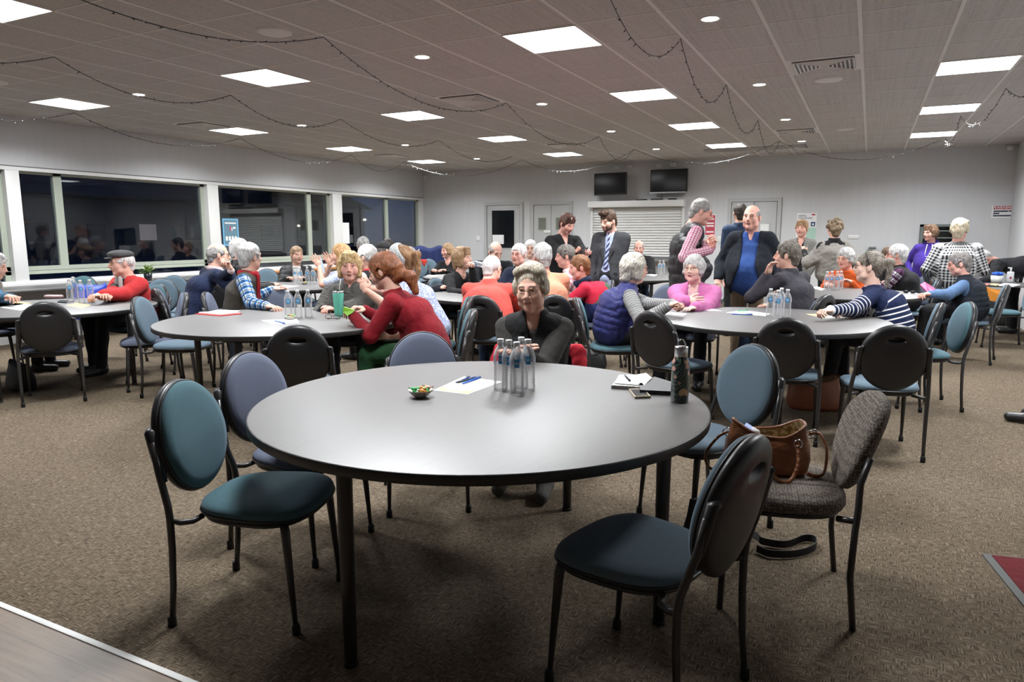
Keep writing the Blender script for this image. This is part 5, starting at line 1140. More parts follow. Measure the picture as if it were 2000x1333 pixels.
    add('body', np.concatenate(Vs), np.concatenate(Qs), [SK, m_lip if lip and not male else m_lipm, brow or mat('eyebrow_brown', (.16, .11, .085), .7)], np.concatenate(Ms))
    tohead = lambda p: H + HR @ (np.asarray(p, float) * hs)
    if w < 14:
        q = MB([m_eyew, m_iris]); HRm = Matrix(HR.tolist())
        for s in (-1, 1):
            q.ell(tohead((s * .0315, .0732, .002)) - org, (.0124 * hs,) * 3, 0, 12); q.ell(tohead((s * .0315 + .0, .0822, .0015)) - org, (.0066 * hs, .0042 * hs, .0066 * hs), 1, 10, HRm)
        q.done('eyes', root)
    if hair:
        hv, hq = hair_mesh(hair, .0040 if w < 5 else (.0052 if w < 9 else .0065), int(abs(u) * 7 + v) % 997); add('hair', hv * hs @ HR.T + H, hq, [HM], attrs={'hc': hv})
    # ---------------- garments
    segs = [(Nk, C_), (C_, W_), (W_, P_)]
    def attrs(V):
        best = np.full(len(V), 9.); al = np.zeros(len(V)); arr = np.zeros(len(V)); acc = 0.; ch = [[(Nk, C_, .0), (C_, W_, None), (W_, P_, None)]] + [[(S[s], El[s], .03), (El[s], Wp[s], None)] for s in (1, -1)]
        if True: ch += [[(hj[s], kn[s], .5), (kn[s], an[s], None)] for s in (1, -1)]
        for ci, c in enumerate(ch):
            acc = c[0][2] or 0.
            for a, b, _ in c:
                ba = b - a; L_ = np.linalg.norm(ba); t = np.clip(((V - a) @ ba) / (L_ * L_), 0, 1); q = V - a - t[:, None] * ba; d = np.linalg.norm(q, axis=1) - (.13 if ci == 0 else .05); m_ = d < best; best[m_] = d[m_]; al[m_] = (acc + t * L_)[m_]
                e2 = rt if ci == 0 else nrm(np.cross(ba, fwd + up * .3)); e3 = np.cross(nrm(ba), e2); ang = np.arctan2(q @ e2, q @ e3); arr[m_] = (ang * (.17 if ci == 0 else .055))[m_]; acc += L_
        return {'along': al, 'around': arr}
    def garment(name, F_, m_, h=None, puff=0., fold=.004, par=root, bands=.075):
        V, Q = F_.mesh(h or res); Nn = vnormals(V, Q); A = attrs(V)
        if puff: V = V + Nn * (puff * (np.abs(np.sin(math.pi * A['along'] / bands)) ** .6 - .5))[:, None]
        if fold: V = V + Nn * (fold * vnoise(V * np.array([1, 1, .55]), int(u) % 97, 26) + fold * .5 * vnoise(V, int(u) % 53, 60))[:, None]
        return add(name, V, Q, [m_], attrs=A, par=par)
    def neckcut(F_, kd):
        if kd == 'v': F_.cone(Nk + fwd * .07 + up * .05, C_ + fwd * .12 + up * .05, .060, .010, .006, fwd, 2.2, op=-1)
        elif kd == 'scoop': F_.cone(Nk + fwd * .06 + up * .05, Nk + fwd * .11 - up * .05, .066, .040, .008, fwd, 1.6, op=-1)
        elif kd == 'open': F_.cone(Nk + fwd * .08 + up * .04, C_ + fwd * .12, .055, .03, .01, fwd, 2.2, op=-1)
        elif kd == 'crew': F_.tor(Nk + up * .008 + fwd * .006, nrm(ax + up), .062, .013, .01)
        elif kd == 'polo': F_.tor(Nk + up * .012, nrm(ax + up), .062, .014, .01, 1.5); F_.cone(Nk + fwd * .08 + up * .06, C_ + fwd * .12 + up * .08, .042, .006, .005, fwd, 2., op=-1)
        elif kd == 'shirt': F_.tor(Nk + up * .018, nrm(ax + up), .064, .012, .01, 2.0); F_.cone(Nk + fwd * .08 + up * .06, Nk + fwd * .11 - up * .05, .034, .006, .005, fwd, 2., op=-1)
        elif kd == 'high': F_.tor(Nk + up * .022, nrm(ax + up), .066, .015, .012, 2.4)
        if kd in ('v', 'scoop', 'open'): pass
    if top:
        T = Field(); torso(T, .004); arms(T, .004 if sleeve > .55 else .008, sleeve); neckcut(T, topkind)
        T.ell(H + HR @ np.array((0, -.005, .0)), (.075, .085, .13), k=.005, op=-1) if topkind in ('crew', 'polo', 'shirt') and False else None
        garment('top', T, top)
    if vest:
        T = Field(); torso(T, .020 if vestkind != 'puffer' else .030); neckcut(T, 'high' if vestkind != 'v' else 'none')
        T.cone(Nk + fwd * .08 + up * .08, C_ + fwd * .12 - up * (-.01 if vestkind != 'open' else .3), .058, .010 if vestkind != 'open' else .045, .006, fwd, 2.4, op=-1)
        for s in (1, -1): T.ell(S[s] + rt * s * .075 - up * .03, (.055, .075, .11), rot=np.stack([rt, fwd, up], 1), k=.012, op=-1)
        garment('vest', T, vest, puff=.013 if vestkind == 'puffer' else (.010 if vestkind == 'quilt' else 0), bands=.095 if vestkind == 'puffer' else .055)
    if jacket:
        T = Field(); torso(T, .020); arms(T, .014, 1., 1.04); T.tor(Nk + up * .014 - fwd * .006, nrm(ax + up), .070, .014, .012, 1.8)
        T.cone(Nk + fwd * .10 + up * .08, C_ + fwd * .14, .056 * opn, .046 * opn, .006, fwd, 2.6, op=-1); T.cone(C_ + fwd * .14, W_ + fwd * (.15 + .06 * fat), .046 * opn, .040 * opn2, .006, fwd, 2.6, op=-1); T.cone(W_ + fwd * (.15 + .06 * fat), P_ + fwd * .16 - up * .1, .040 * opn2, .085 * opn2, .006, fwd, 2.6, op=-1)
        if not sit: T.cone(P_ + up * .02, P_ - up * .10, .150, .165, .04, rt, 1.28 * bw) if False else None
        garment('jacket', T, jacket, puff=.014 if quilt else 0)
    if trousers and legs:
        T = Field(); T.cone(P_ + rt * .05, P_ - rt * .05, .118 * (1 + .25 * fat), .118 * (1 + .25 * fat), .04)
        for s in (1, -1): T.cone(hj[s], kn[s], .086 * (1 + .2 * fat), .064, .04).cone(kn[s], an[s] + up * .01, .062, .052, .03)
        T.plane((0, 0, .045), (0, 0, -1)); garment('trousers', T, trousers, h=max(res, .011), fold=.005)
    if legs:
        for s in (1, -1):
            T = Field(); a = an[s]; T.cone(a - up * .035 - fwd * .03, a - up * .048 + fwd * .15, .040, .034, .02, rt, 1.1).cone(a, a - up * .03, .046, .048, .02); T.plane((0, 0, .0), (0, 0, -1)); T.plane((0, 0, .11), (0, 0, 1)); V, Q = T.mesh(.009); V[:, 2] = np.maximum(V[:, 2], .001)
            sh = add('shoe', V, Q, [shoes or m_black])
    if scarf:
        T = Field(); T.tor(Nk + up * .02, nrm(ax + up * .6 + fwd * .2), .070, .026, .015, 1.3).cone(Nk + fwd * .085 - up * .0, C_ + fwd * .15, .028, .022, .015); garment('scarf', T, scarf, h=max(res * .8, .006), fold=.004)
    if glasses:
        q = MB([glasses, m_specs]); tw = Matrix([list(HR[i]) for i in range(3)])
        pt = lambda p: Vector(tohead(p) - org)
        for s in (-1, 1):
            q.tube([pt((s * .033 + .0245 * math.cos(t), .101 - .012 * abs(math.cos(t)) * (1 if math.cos(t) * s > 0 else 0), .000 + .0175 * math.sin(t))) for t in np.linspace(0, 2 * math.pi, 17)[:-1]], .0016, 5, closed=True)
            q.tube([pt((s * .057, .090, .004)), pt((s * .076, .04, .006)), pt((s * .080, -.015, .004)), pt((s * .080, -.035, -.02))], .0014, 5)
        q.tube([pt((-.009, .103, .003)), pt((0, .106, .006)), pt((.009, .103, .003))], .0015, 5); q.done('glasses', root)
    ctx = dict(root=root, org=org, H=H, HR=HR, tohead=tohead, Nk=Nk, C=C_, W=W_, P=P_, fwd=fwd, rt=rt, up=up, S=S, E=El, Wp=Wp, HF=HF, add=add, garment=garment, Field=Field, res=res, az=az, hs=hs)
    if extra: extra(ctx)
    if sit and seat: 
        c_ = P_ + fwd * (.03 + chairoff); chair(c_[0], c_[1], az, seatlab or '%s chair under the %s' % (seat, ' '.join(label.split(',')[0].split()[:12])), seat, True)
    return ctx

# ------------------------------------------------------------------ the people
blk = cloth('black_fleece', (.012, .012, .013)); dkt = cloth('black_trousers', (.013, .013, .015)); navy = cloth('navy_knit', (.010, .018, .052)); jean = cloth('dark_denim', (.02, .035, .07))
HG = ('hair_grey', (.26, .25, .24), (.48, .47, .45)); HW = ('hair_white', (.62, .60, .58), (.84, .83, .81)); HS = ('hair_silver', (.40, .39, .38), (.66, .65, .63)); HB = ('hair_brown', (.095, .055, .035), (.20, .13, .085)); HBL = ('hair_blonde', (.46, .30, .13), (.74, .56, .32)); HD = ('hair_dark', (.03, .022, .018), (.08, .06, .045)); HA = ('hair_auburn', (.20, .085, .035), (.36, .18, .085)); HR_ = ('hair_red', (.17, .052, .018), (.34, .125, .05))
HSA = ('hair_sandy', (.40, .34, .26), (.60, .54, .44), (.80, .77, .70)); HBB = ('hair_bob_blonde', (.26, .155, .075), (.46, .30, .16), (.62, .46, .28)); HDG = ('hair_dark_grey', (.10, .09, .08), (.25, .23, .21)); HPB = ('hair_platinum', (.60, .50, .34), (.82, .73, .56))
def item(ctx, mb, name, label, cat): return tag(mb.done(name), label, cat)
def shell(ctx, name, F_, m_, h=None, par=None):
    V, Q = F_.mesh(h or min(ctx['res'], .007)); return ctx['add'](name, V, Q, [m_], par=par or ctx['root'])
def beard(col, short=True):
    def fn(c):
        F_ = Field(); T = c['tohead']; s_ = c['hs']
        for a, b in (((-.056, .012, -.045), (-.045, .03, -.08)), ((-.045, .03, -.08), (0, .068, -.105)), ((.056, .012, -.045), (.045, .03, -.08)), ((.045, .03, -.08), (0, .068, -.105))): F_.cone(T(a), T(b), .019 * s_, .022 * s_, .02)
        F_.cone(T((-.03, .082, -.052)), T((.03, .082, -.052)), .009, .009, .01).cone(T((-.032, .078, -.055)), T((-.03, .066, -.09)), .012, .014, .01).cone(T((.032, .078, -.055)), T((.03, .066, -.09)), .012, .014, .01)
        shell(c, 'beard', F_, hair_mat(*col), .0055)
    return fn
def cap(kind, m_, parent_cloth=True):
    def fn(c):
        F_ = Field(); T = c['tohead']; HR = c['HR']; rot = HR
        if kind == 'flat': F_.ell(T((0, -.01, .075)), (.100, .122, .045), rot=HR, k=.02).ell(T((0, .02, .09)), (.088, .10, .034), rot=HR, k=.02).ell(T((0, .108, .052)), (.062, .042, .009), rot=HR, k=.012)
        else: F_.ell(T((0, -.015, .055)), (.092, .112, .075), rot=HR, k=.02).ell(T((0, .125, .052)), (.060, .055, .007), rot=HR, k=.012); F_.ell(T((0, -.01, -.02)), (.2, .2, .035), rot=HR, k=.005, op=-1)
        V, Q = F_.mesh(.0055); o_ = c['add']('cap', V, Q, [m_])
    return fn
def hband(m_, rr=.094, w_=.016, tilt=.35, sq=1.6):
    def fn(c): F_ = Field(); F_.tor(c['tohead']((0, .0, .04)), c['HR'] @ nrm((0, 1, -tilt)), rr, w_ * .5, .005, sq); shell(c, 'headband', F_, m_, .0045)
    return fn
def multi(*fs):
    def fn(c): [g(c) for g in fs]
    return fn
def badge(m_):
    def fn(c):
        q = MB([m_]); p = Vector((c['C'] + c['fwd'] * (.125) - c['rt'] * .08 + c['up'] * .02) - c['org']); q.ell(p, (.035, .035, .014), 0, 10); q.done('name_badge', c['root'])
    return fn
def clasp(c_, m=None): pass
m_fw = mat('glasses_black', (.01, .01, .012), .3); m_fg = mat('glasses_gold', (.45, .33, .2), .3, .8); m_fr = mat('glasses_red', (.25, .03, .06), .3)

purple = cloth('purple_sweat', (.055, .028, .25)); suitg = cloth('suit_grey', (.045, .047, .052)); bjer = cloth('black_jersey', (.012, .012, .013)); cloth('black_suit_trousers', (.012, .012, .015))
# the woman at the nearest table and the red coat over her chair
ch = person('person in a black fleece vest sitting alone at the nearest table', 1037, 563, 4.02, 172, hf=166, hp=-7, hr=3, kind='fo', hair='volume', haircol=HSA, top=cloth('charcoal_knit', (.045, .042, .038)), topkind='scoop', vest=blk, trousers=dkt, shoes=cloth('grey_trainers', (.10, .095, .09)), glasses=m_fg, wr=('l', .03, .27, .785), wl=('l', .0, .36, .785), hand='flat', bw=1.08, lean=.16, pole=(0, 0, -1), seatlab='banquet chair with a red coat over it, under the woman in the black fleece vest', knee=.40)
F_ = Field(); P_ = ch['P']; fw, rt_ = ch['fwd'], ch['rt']
bk = P_ - fw * .235 + np.array([0, 0, .12])
F_.cone(bk + rt_ * -.24 + np.array([0, 0, .02]), bk + rt_ * .24 + np.array([0, 0, .02]), .035, .035, .03); F_.cone(bk + rt_ * .25, bk + rt_ * .29 - np.array([0, 0, .22]) + fw * .08, .045, .06, .03); F_.cone(bk - rt_ * .25, bk - rt_ * .27 - np.array([0, 0, .30]) + fw * .08, .045, .05, .03); F_.cone(bk + rt_ * .30 - np.array([0, 0, .1]), bk + rt_ * .36 - np.array([0, 0, .2]) + fw * .03, .035, .03, .02)
F_.cone(bk - np.array([0, 0, .05]), bk - np.array([0, 0, .3]) - fw * .03, .12, .15, .03, fw, .25)
V, Q = F_.mesh(.008); V = V + vnormals(V, Q) * (.009 * vnoise(V, 3, 45))[:, None]; o_ = link('coat', fastmesh('coat', V, Q, [cloth('red_coat', (.46, .02, .035))])); tag(o_, 'crumpled red coat hung over the chair of the woman in the black fleece', 'coat')

plaid_b = pattern('blue_plaid', 'plaid', (.50, .56, .60), (.03, .14, .36), (.015, .02, .04)); vg = cloth('dark_olive_fleece', (.05, .043, .035))
# --- left edge table
person('person in a blue knitted jumper with pale hair, cut off by the left edge', -12, 520, 7.1, -100, hf=-105, hp=-12, kind='fo', hair='curly', haircol=HW, top=cloth('denim_blue_knit', (.05, .13, .22)), scarf=cloth('grey_scarf', (.30, .28, .24)), trousers=dkt, wr=('p', 14, 580, 6.55), wl=('p', 24, 582, 6.6), lean=.1, seat='slate')
redf = cloth('red_fleece', (.47, .028, .030))
def rjk(c): 
    F_ = Field(); n = c['Nk']; F_.cone(n + c['fwd'] * .10 + c['up'] * .03 + c['rt'] * .03, c['C'] + c['fwd'] * .155 + c['rt'] * .05, .018, .022, .01).cone(n + c['fwd'] * .10 + c['up'] * .03 - c['rt'] * .03, c['C'] + c['fwd'] * .155 - c['rt'] * .05, .018, .022, .01); F_.tor(n + c['up'] * .022 - c['fwd'] * .01, c['up'], .066, .012, .01, 1.8); c['garment']('collar_lining', F_, cloth('grey_lining', (.42, .41, .40)), h=.008)
person('person in a red jacket and grey flat cap at the left edge table', 237, 513, 7.35, 122, hf=103, hp=-4, kind='mo', hair='band', haircol=HW, top=cloth('dark_green_jersey', (.035, .04, .035)), topkind='polo', jacket=redf, trousers=dkt, glasses=m_fg, wr=('p', 205, 576, 6.85), wl=('p', 198, 577, 6.8), hand='clasp', lean=.10, bw=1.12, hs=1.05, seat='teal', extra=multi(cap('flat', cloth('grey_tweed', (.085, .085, .085), amt=.5, grain=500)), rjk))
# --- window-side tables
def shirtcol(col):
    def fn(c): F_ = Field(); F_.tor(c['Nk'] + c['up'] * .024, nrm(c['up'] + c['fwd'] * .2), .065, .014, .01, 1.9); c['garment']('shirt_collar', F_, col, h=.007)
    return fn
pinks = cloth('pale_pink_shirt', (.66, .52, .52))
def cuffs(c):
    F_ = Field()
    for s in (1, -1): d = nrm(c['Wp'][s] - c['E'][s]); F_.cone(c['Wp'][s] - d * .05, c['Wp'][s] - d * .005, .040, .038, .005)
    c['garment']('shirt_cuffs', F_, pinks, h=.008)
person('person in a navy jumper leaning on both hands, nearly bald with glasses', 427, 497, 7.5, -72, hf=-80, hp=-6, kind='m', hair='band', haircol=HG, top=navy, topkind='none', trousers=cloth('charcoal_jeans', (.028, .032, .042)), glasses=m_fw, wr=('p', 448, 525, 7.25), wl=('p', 451, 529, 7.1), hand=('clasp', 0, -.25, .95, 0, .9, .25), lean=.34, bw=1.1, hunch=.06, pole=(.3, .1, -1), seat='slate', seatlab='black shelled chair under the navy jumper man, seen from the side', extra=multi(shirtcol(pinks), cuffs))
person('person with white hair in a black padded jacket, behind the plaid shirt', 469, 487, 8.55, -85, kind='mo', hair='short', haircol=HW, top=cloth('black_nylon_quilt', (.014, .014, .016), .4), topkind='high', trousers=dkt, lean=.15, seat='slate')
def redtrim(c):
    F_ = Field(); F_.tor(c['Nk'] + c['up'] * .02, nrm(c['up'] + c['fwd'] * .1), .082, .017, .01, 1.7); F_.cone(c['Nk'] + c['fwd'] * .09 + c['rt'] * .045, c['W'] + c['fwd'] * .155 + c['rt'] * .07, .012, .012, .01).cone(c['Nk'] + c['fwd'] * .09 - c['rt'] * .045, c['W'] + c['fwd'] * .155 - c['rt'] * .07, .012, .012, .01); c['garment']('vest_trim', F_, cloth('red_trim', (.42, .02, .03)), h=.007)
person('person in a blue plaid shirt and dark vest turned away at the tumbler table', 489, 501, 6.75, -98, hf=-52, hp=0, kind='mo', hair='short', haircol=HS, top=plaid_b, topkind='shirt', vest=vg, vestkind='open', trousers=jean, wr=('p', 523, 599, 6.25), wl=('p', 532, 565, 7.3), hand='relax', lean=.12, bw=1.12, fat=.25, pole=(-.6, -.2, -.8), seat='slate', extra=redtrim)
def hivis(c):
    F_ = Field(); F_.cone(c['C'] + c['fwd'] * .17 - c['rt'] * .07, c['W'] + c['fwd'] * .17 - c['rt'] * .07, .010, .010, .01); c['garment']('lime_trim', F_, cloth('lime_trim_cloth', (.5, .75, .05)), h=.008)
puffb = cloth('black_nylon', (.016, .018, .02), .45)
person('smiling person with a ponytail in a black jacket and white top at the window table', 580, 498, 10.3, 176, hf=-160, kind='f', hair='ponyside', haircol=('hair_light_brown', (.26, .16, .09), (.48, .34, .20)), top=cloth('white_top', (.75, .75, .72)), jacket=puffb, quilt=True, trousers=dkt, lean=.08, bw=1.05, extra=hivis)
blufl = pattern('blue_dotted', 'floral', (.62, .68, .78), (.30, .38, .58), (.72, .76, .84))
person('person with long fair hair gesturing with both raised hands, in pale blue print', 664, 497, 8.6, 88, hf=92, kind='f', hair='long', haircol=('hair_strawberry', (.42, .22, .09), (.66, .42, .20)), top=blufl, sleeve=.42, trousers=jean, wr=('p', 645, 515, 8.7), wl=('p', 623, 519, 8.5), hand=('spread', .1, .5, .8, .9, -.2, 0), lean=.15, seat='slate')
a = at(628, 520, 8.5); q = MB([mat('pale_blue_paper', (.45, .60, .80), .6)]); q.poly([at(626, 504, 8.5), at(632, 520, 8.5), at(634, 535, 8.5), at(628, 530, 8.5), at(625, 515, 8.5)], 0, (.0, .006, 0)); tag(q.done('leaflet'), 'pale blue leaflet in the raised hand of the fair-haired woman', 'leaflet')
cape = pattern('grey_cable_knit', 'cable', (.035, .035, .032), (.105, .102, .095))
def capef(c):
    F_ = Field(); n = c['Nk']; F_.cone(n - c['up'] * .03, c['C'], .085, .16, .05, c['rt'], 1.5).cone(c['C'], c['W'], .155, .150, .05, c['rt'], 1.5)
    for s in (1, -1): F_.cone(c['S'][s], c['E'][s], .085, .080, .06).cone(c['E'][s], c['E'][s] + (c['Wp'][s] - c['E'][s]) * .35, .085, .075, .05)
    F_.cone(n + c['fwd'] * .09 + c['up'] * .06, c['C'] + c['fwd'] * .2, .048, .02, .008, op=-1); c['garment']('cape', F_, cape, h=.010, fold=.007)
person('person with a blonde bob in a grey cable-knit cape behind the mint tumbler', 683, 520, 6.4, 172, hf=176, hp=-2, kind='f', hair='bobF' , haircol=HBL, top=cloth('black_jersey', (.012, .012, .013)), topkind='scoop', trousers=dkt, wr=('p', 632, 603, 6.15), wl=('p', 652, 604, 6.1), hand='hold', lean=.16, bw=1.18, hs=1.05, skin=1, seat='slate', extra=capef)
redj = cloth('crimson_corduroy', (.21, .006, .013), amt=.3)
def greenp(c):
    q = MB([mat('green_case', (.20, .42, .02), .45)]); q.poly([at(671, 600, 5.2), at(692, 607, 5.15), at(688, 612, 5.15), at(678, 617, 5.15), at(670, 610, 5.2)], 0, (0, .008, .004)); tag(q.done('smartphone'), 'phone in a bright green case held by the woman in the crimson jacket', 'phone')
person('person with auburn hair in a crimson jacket and green trousers, leaning forward', 748, 529, 5.2, 76, hf=68, hp=-16, kind='f', hair='lowpony', haircol=HR_, top=redj, topkind='polo', trousers=cloth('green_velvet', (.012, .052, .018)), wr=('p', 712, 605, 5.45), wl=('p', 690, 616, 5.2), hand='hold', lean=.36, bw=1.12, fat=.2, hunch=.06, skin=0, seat='teal', seatlab='teal chair with grey shell under the woman in the crimson jacket', extra=greenp, knee=.46)
person('person with white hair and a red scarf behind the grey cape woman', 715, 502, 7.6, 55, hf=62, kind='mo', hair='short', haircol=HW, top=cloth('white_black_top', (.55, .55, .55)), scarf=redf, vest=blk, trousers=dkt, lean=.12, seat=None)
person('person with grey hair seen from behind, in front of the last window', 709, 480, 10.6, 10, kind='mo', hair='short', haircol=HG, top=cloth('grey_jumper', (.10, .10, .11)), trousers=dkt, lean=.1, seat=None)
person('person in a dark peaked cap behind the white-haired person', 752, 489, 10.2, -62, kind='mo', hair='crop', haircol=HDG, top=cloth('dark_grey_jumper', (.03, .03, .035)), trousers=dkt, lean=.12, seat=None, extra=cap('peak', cloth('dark_tweed', (.03, .03, .032), amt=.5)))
person('person with dark hair against the last window, behind the peaked cap', 757, 481, 12.0, 170, kind='m', hair='short', haircol=HD, top=dkt, trousers=dkt, lean=.05, seat=None)
bf = pattern('blue_floral', 'floral', (.50, .55, .68), (.16, .20, .38), (.70, .72, .78))
person('person in a blue floral dress with a patterned white headband, hands clasped', 783, 508, 6.2, 78, hf=66, hp=-6, kind='f', hair='ponytail', haircol=('hair_chestnut', (.24, .12, .055), (.42, .25, .13)), top=bf, sleeve=.5, trousers=None, wr=('p', 716, 562, 5.9), wl=('p', 713, 566, 5.8), hand=('clasp', -.3, .3, .9, .9, 0, .2), lean=.30, bw=1.08, fat=.15, seat='teal', extra=hband(pattern('white_scribble', 'floral', (.70, .70, .68), (.25, .27, .28), (.78, .78, .76), s=.7), .094, .040, .45, 2.4))
person('person with grey hair in profile, dark jacket with blue print', 800, 503, 8.1, -88, hf=-86, kind='mo', hair='crop', haircol=HG, top=cloth('pale_blue_shirt', (.30, .36, .55)), jacket=cloth('charcoal_print_jacket', (.04, .045, .06), amt=.9), trousers=dkt, lean=.05, bw=1.15, fat=.4, skin=2, wr=('p', 822, 589, 7.4), seat=None)
# --- middle
person('person with a light brown bob in a black top, seated near the flag', 873, 490, 12.4, 158, hf=125, kind='f', hair='bobshort', haircol=HBB, top=blk, topkind='scoop', trousers=dkt, lean=.08, skin=1, seat='slate', seatlab='far blue chair under the brown-bobbed woman in black')
def drink(c):
    T, Mx = c['HF'][-1]; m_ = c['tohead']((0, .115, -.06)); e_ = at(934, 516, 8.4); b_ = bottle(0, 0, 'tilted water bottle being drunk by the woman in the black jumper', 'single bottles'); d = Vector(e_ - m_).normalized(); b_.rotation_mode = 'QUATERNION'; b_.rotation_quaternion = (-d).to_track_quat('Z', 'Y'); b_.location = Vector(m_) + d * .222
person('person in a black jumper drinking from a water bottle', 903, 504, 8.5, -132, hf=-118, hp=4, kind='f', hair='bobF', haircol=HBB, top=cloth('black_jersey', (0, 0, 0)), topkind='scoop', trousers=dkt, wl=('p', 922, 521, 8.25), wr=('p', 905, 572, 8.0), hand='relax', handl=('hold', -.6, .5, .5, .3, .1, .8), lean=.16, hs=1.05, bw=1.22, fat=.3, skin=0, seat='blue', extra=drink)
person('person with a grey beard leaning in over the table in a black shirt', 968, 491, 9.3, 176, hf=-150, hp=-28, kind='m', hair='band', haircol=HG, top=cloth('black_shirt', (.014, .016, .02)), topkind='polo', trousers=dkt, lean=.30, bw=1.25, hunch=.02, skin=0, extra=beard(HS), seat='slate')
person('person in a coral red jumper with bare head, back to the camera', 962, 523, 6.85, -12, hf=-32, hp=-14, kind='mo', hair='band', haircol=HW, top=cloth('coral_jumper', (.66, .105, .085)), topkind='high', trousers=jean, wr=('l', .16, .4, .785), lean=.26, bw=1.2, fat=.4, hunch=.07, skin=3, glasses=m_fg, seat='blue', seatlab='black-backed chair under the person in the coral red jumper')
person('person with white hair and glasses in a navy cardigan over a patterned top', 1013, 497, 8.7, 158, hf=150, kind='fo', hair='short', haircol=HW, top=pattern('brown_print', 'floral', (.30, .20, .14), (.08, .06, .06), (.45, .38, .30)), jacket=cloth('navy_cardigan', (.012, .018, .04)), trousers=dkt, glasses=m_fr, lean=.1, skin=1, seat='slate')
person('person in a peach shirt with grey hair, back turned, behind the front woman', 1058, 501, 6.8, 14, hf=22, kind='mo', hair='short', haircol=HS, top=cloth('peach_shirt', (.78, .32, .20)), topkind='shirt', trousers=dkt, lean=.16, bw=1.18, fat=.3, hunch=.05, skin=1, seat='blue', seatlab='black-backed chair under the person in the peach shirt')
person('person with pale hair half hidden behind the grey head in the peach shirt', 1036, 486, 10.6, 175, kind='mo', hair='short', haircol=HW, top=cloth('pale_grey_shirt', (.5, .5, .5)), trousers=dkt, lean=.1, glasses=m_fw, seat=None)
def tabl(c):
    q = MB([m_black]); q.poly([at(1124, 500, 8.95), at(1139, 486, 8.95), at(1149, 483, 8.8), at(1138, 499, 8.8)], 0, (0, 0, -.012)); tag(q.done('tablet_computer'), 'dark tablet held by the standing woman in the black dress', 'tablet')
    q = MB([m_fw, mat('sunglass_lens', (.6, .62, .66), .1, .9)])
    for s in (-1, 1): q.ell(Vector(c['tohead']((s * .035, .075, .095)) - c['org']), (.026, .012, .02), 1, 10)
    q.tube([Vector(c['tohead'](p) - c['org']) for p in ((-.08, 0, .03), (-.07, .06, .085), (-.03, .08, .095), (.03, .08, .095), (.07, .06, .085), (.08, 0, .03))], .004, 6); q.done('sunglasses', c['root'])
person('standing person in a black dress looking down at a tablet', 1108, 437, 9.2, -152, hf=-140, hp=-24, sit=False, kind='f', hair='shortF', haircol=('hair_deep_brown', (.06, .025, .018), (.16, .075, .05)), top=cloth('black_dress', (.010, .010, .011)), topkind='v', sleeve=.62, trousers=dkt, wr=('p', 1121, 491, 8.95), wl=('p', 1144, 496, 8.9), hand=('hold', -.3, .8, 0, -.4, 0, -.8), lean=.02, bw=1.28, fat=.35, skin=1, extra=multi(tabl, badge(mat('badge_peach', (.8, .4, .25), .5))))
def suit(c):
    F_ = Field(); n, C0, W0, f_, u_, r_ = c['Nk'], c['C'], c['W'], c['fwd'], c['up'], c['rt']; F_.cone(n + f_ * .085 + u_ * .012, n + f_ * .10 - u_ * .03, .017, .013, .01, f_, .6); F_.cone(n + f_ * .105 - u_ * .02, C0 + f_ * .138, .013, .024, .006, f_, .35).cone(C0 + f_ * .138, W0 + f_ * .140 - u_ * .06, .024, .034, .006, f_, .3)
    V, Q = F_.mesh(.007); c['add']('tie', V, Q, [mat_tie]); 
    for s in (1, -1):
        L_ = Field(); L_.cone(n + f_ * .06 + r_ * s * .07 + u_ * .0, C0 + f_ * .150 + r_ * s * .060, .014, .034, .01, f_, .3).cone(C0 + f_ * .150 + r_ * s * .060, W0 + f_ * .142 + r_ * s * .03, .032, .010, .01, f_, .3); V, Q = L_.mesh(.008); c['add']('lapel', V, Q, [cloth('suit_grey', (.045, .047, .052))])
mat_tie = mat('striped_tie', (.02, .03, .12), .5); t, b = nodes(mat_tie); w_ = N(t, 'TexWave', i_Scale=11.0, bands_direction='DIAGONAL'); L(t, coords(t, (1, 1, -1)), w_.inputs[0]); L(t, ramp(t, w_.outputs['Fac'], [(.45, (.015, .02, .09)), (.55, (.42, .48, .66))]), b.inputs['Base Color'])
person('standing bearded person in a grey suit with blue shirt and striped tie', 1188, 432, 8.75, 163, hf=136, hp=-14, sit=False, kind='m', hair='quiff', haircol=('hair_deep_brown2', (.05, .028, .018), (.15, .09, .055)), top=cloth('sky_shirt', (.42, .48, .66)), topkind='shirt', jacket=cloth('suit_grey', (0, 0, 0)), trousers=cloth('black_suit_trousers', (.012, .012, .015)), wr=('l', .19, .05, .80), wl=('l', .21, .03, .80), hand='relax', lean=0, bw=1.0, pole=(-.2, -.1, -1), extra=multi(beard(('beard_brown', (.045, .025, .018), (.11, .065, .04))), suit))
person('person with dark grey hair in pink and white stripes, in profile', 1103, 500, 8.4, 95, hf=98, hp=-6, kind='fo', hair='short', haircol=HDG, top=pattern('pink_stripes', 'lines', (.72, .32, .42), (.82, .74, .76), s=2.4), topkind='polo', trousers=dkt, lean=.26, hunch=.06, skin=1, seat='slate')
blockm = pattern('colour_block_knit', 'blocks', (.50, .02, .05), (.06, .11, .055), (.03, .045, .16))
person('person with auburn hair in a red, green and navy jumper', 1131, 522, 7.7, 82, hf=100, hp=-8, kind='fo', hair='short', haircol=HA, top=blockm, topkind='none', scarf=navy, trousers=navy, wr=('l', .12, .42, .785), lean=.26, bw=1.3, fat=.5, hunch=.09, skin=1, seat='slate', seatlab='blue chair under the red, green and navy jumper, above the black handbag')
person('bald person in a black jacket seated before the shutter', 1248, 484, 12.1, 178, hf=175, hp=-8, kind='m', hair='band', haircol=HG, top=cloth('grey_tee', (.22, .22, .23)), jacket=blk, trousers=jean, lean=.1, skin=1, bw=1.1, seat='blue')
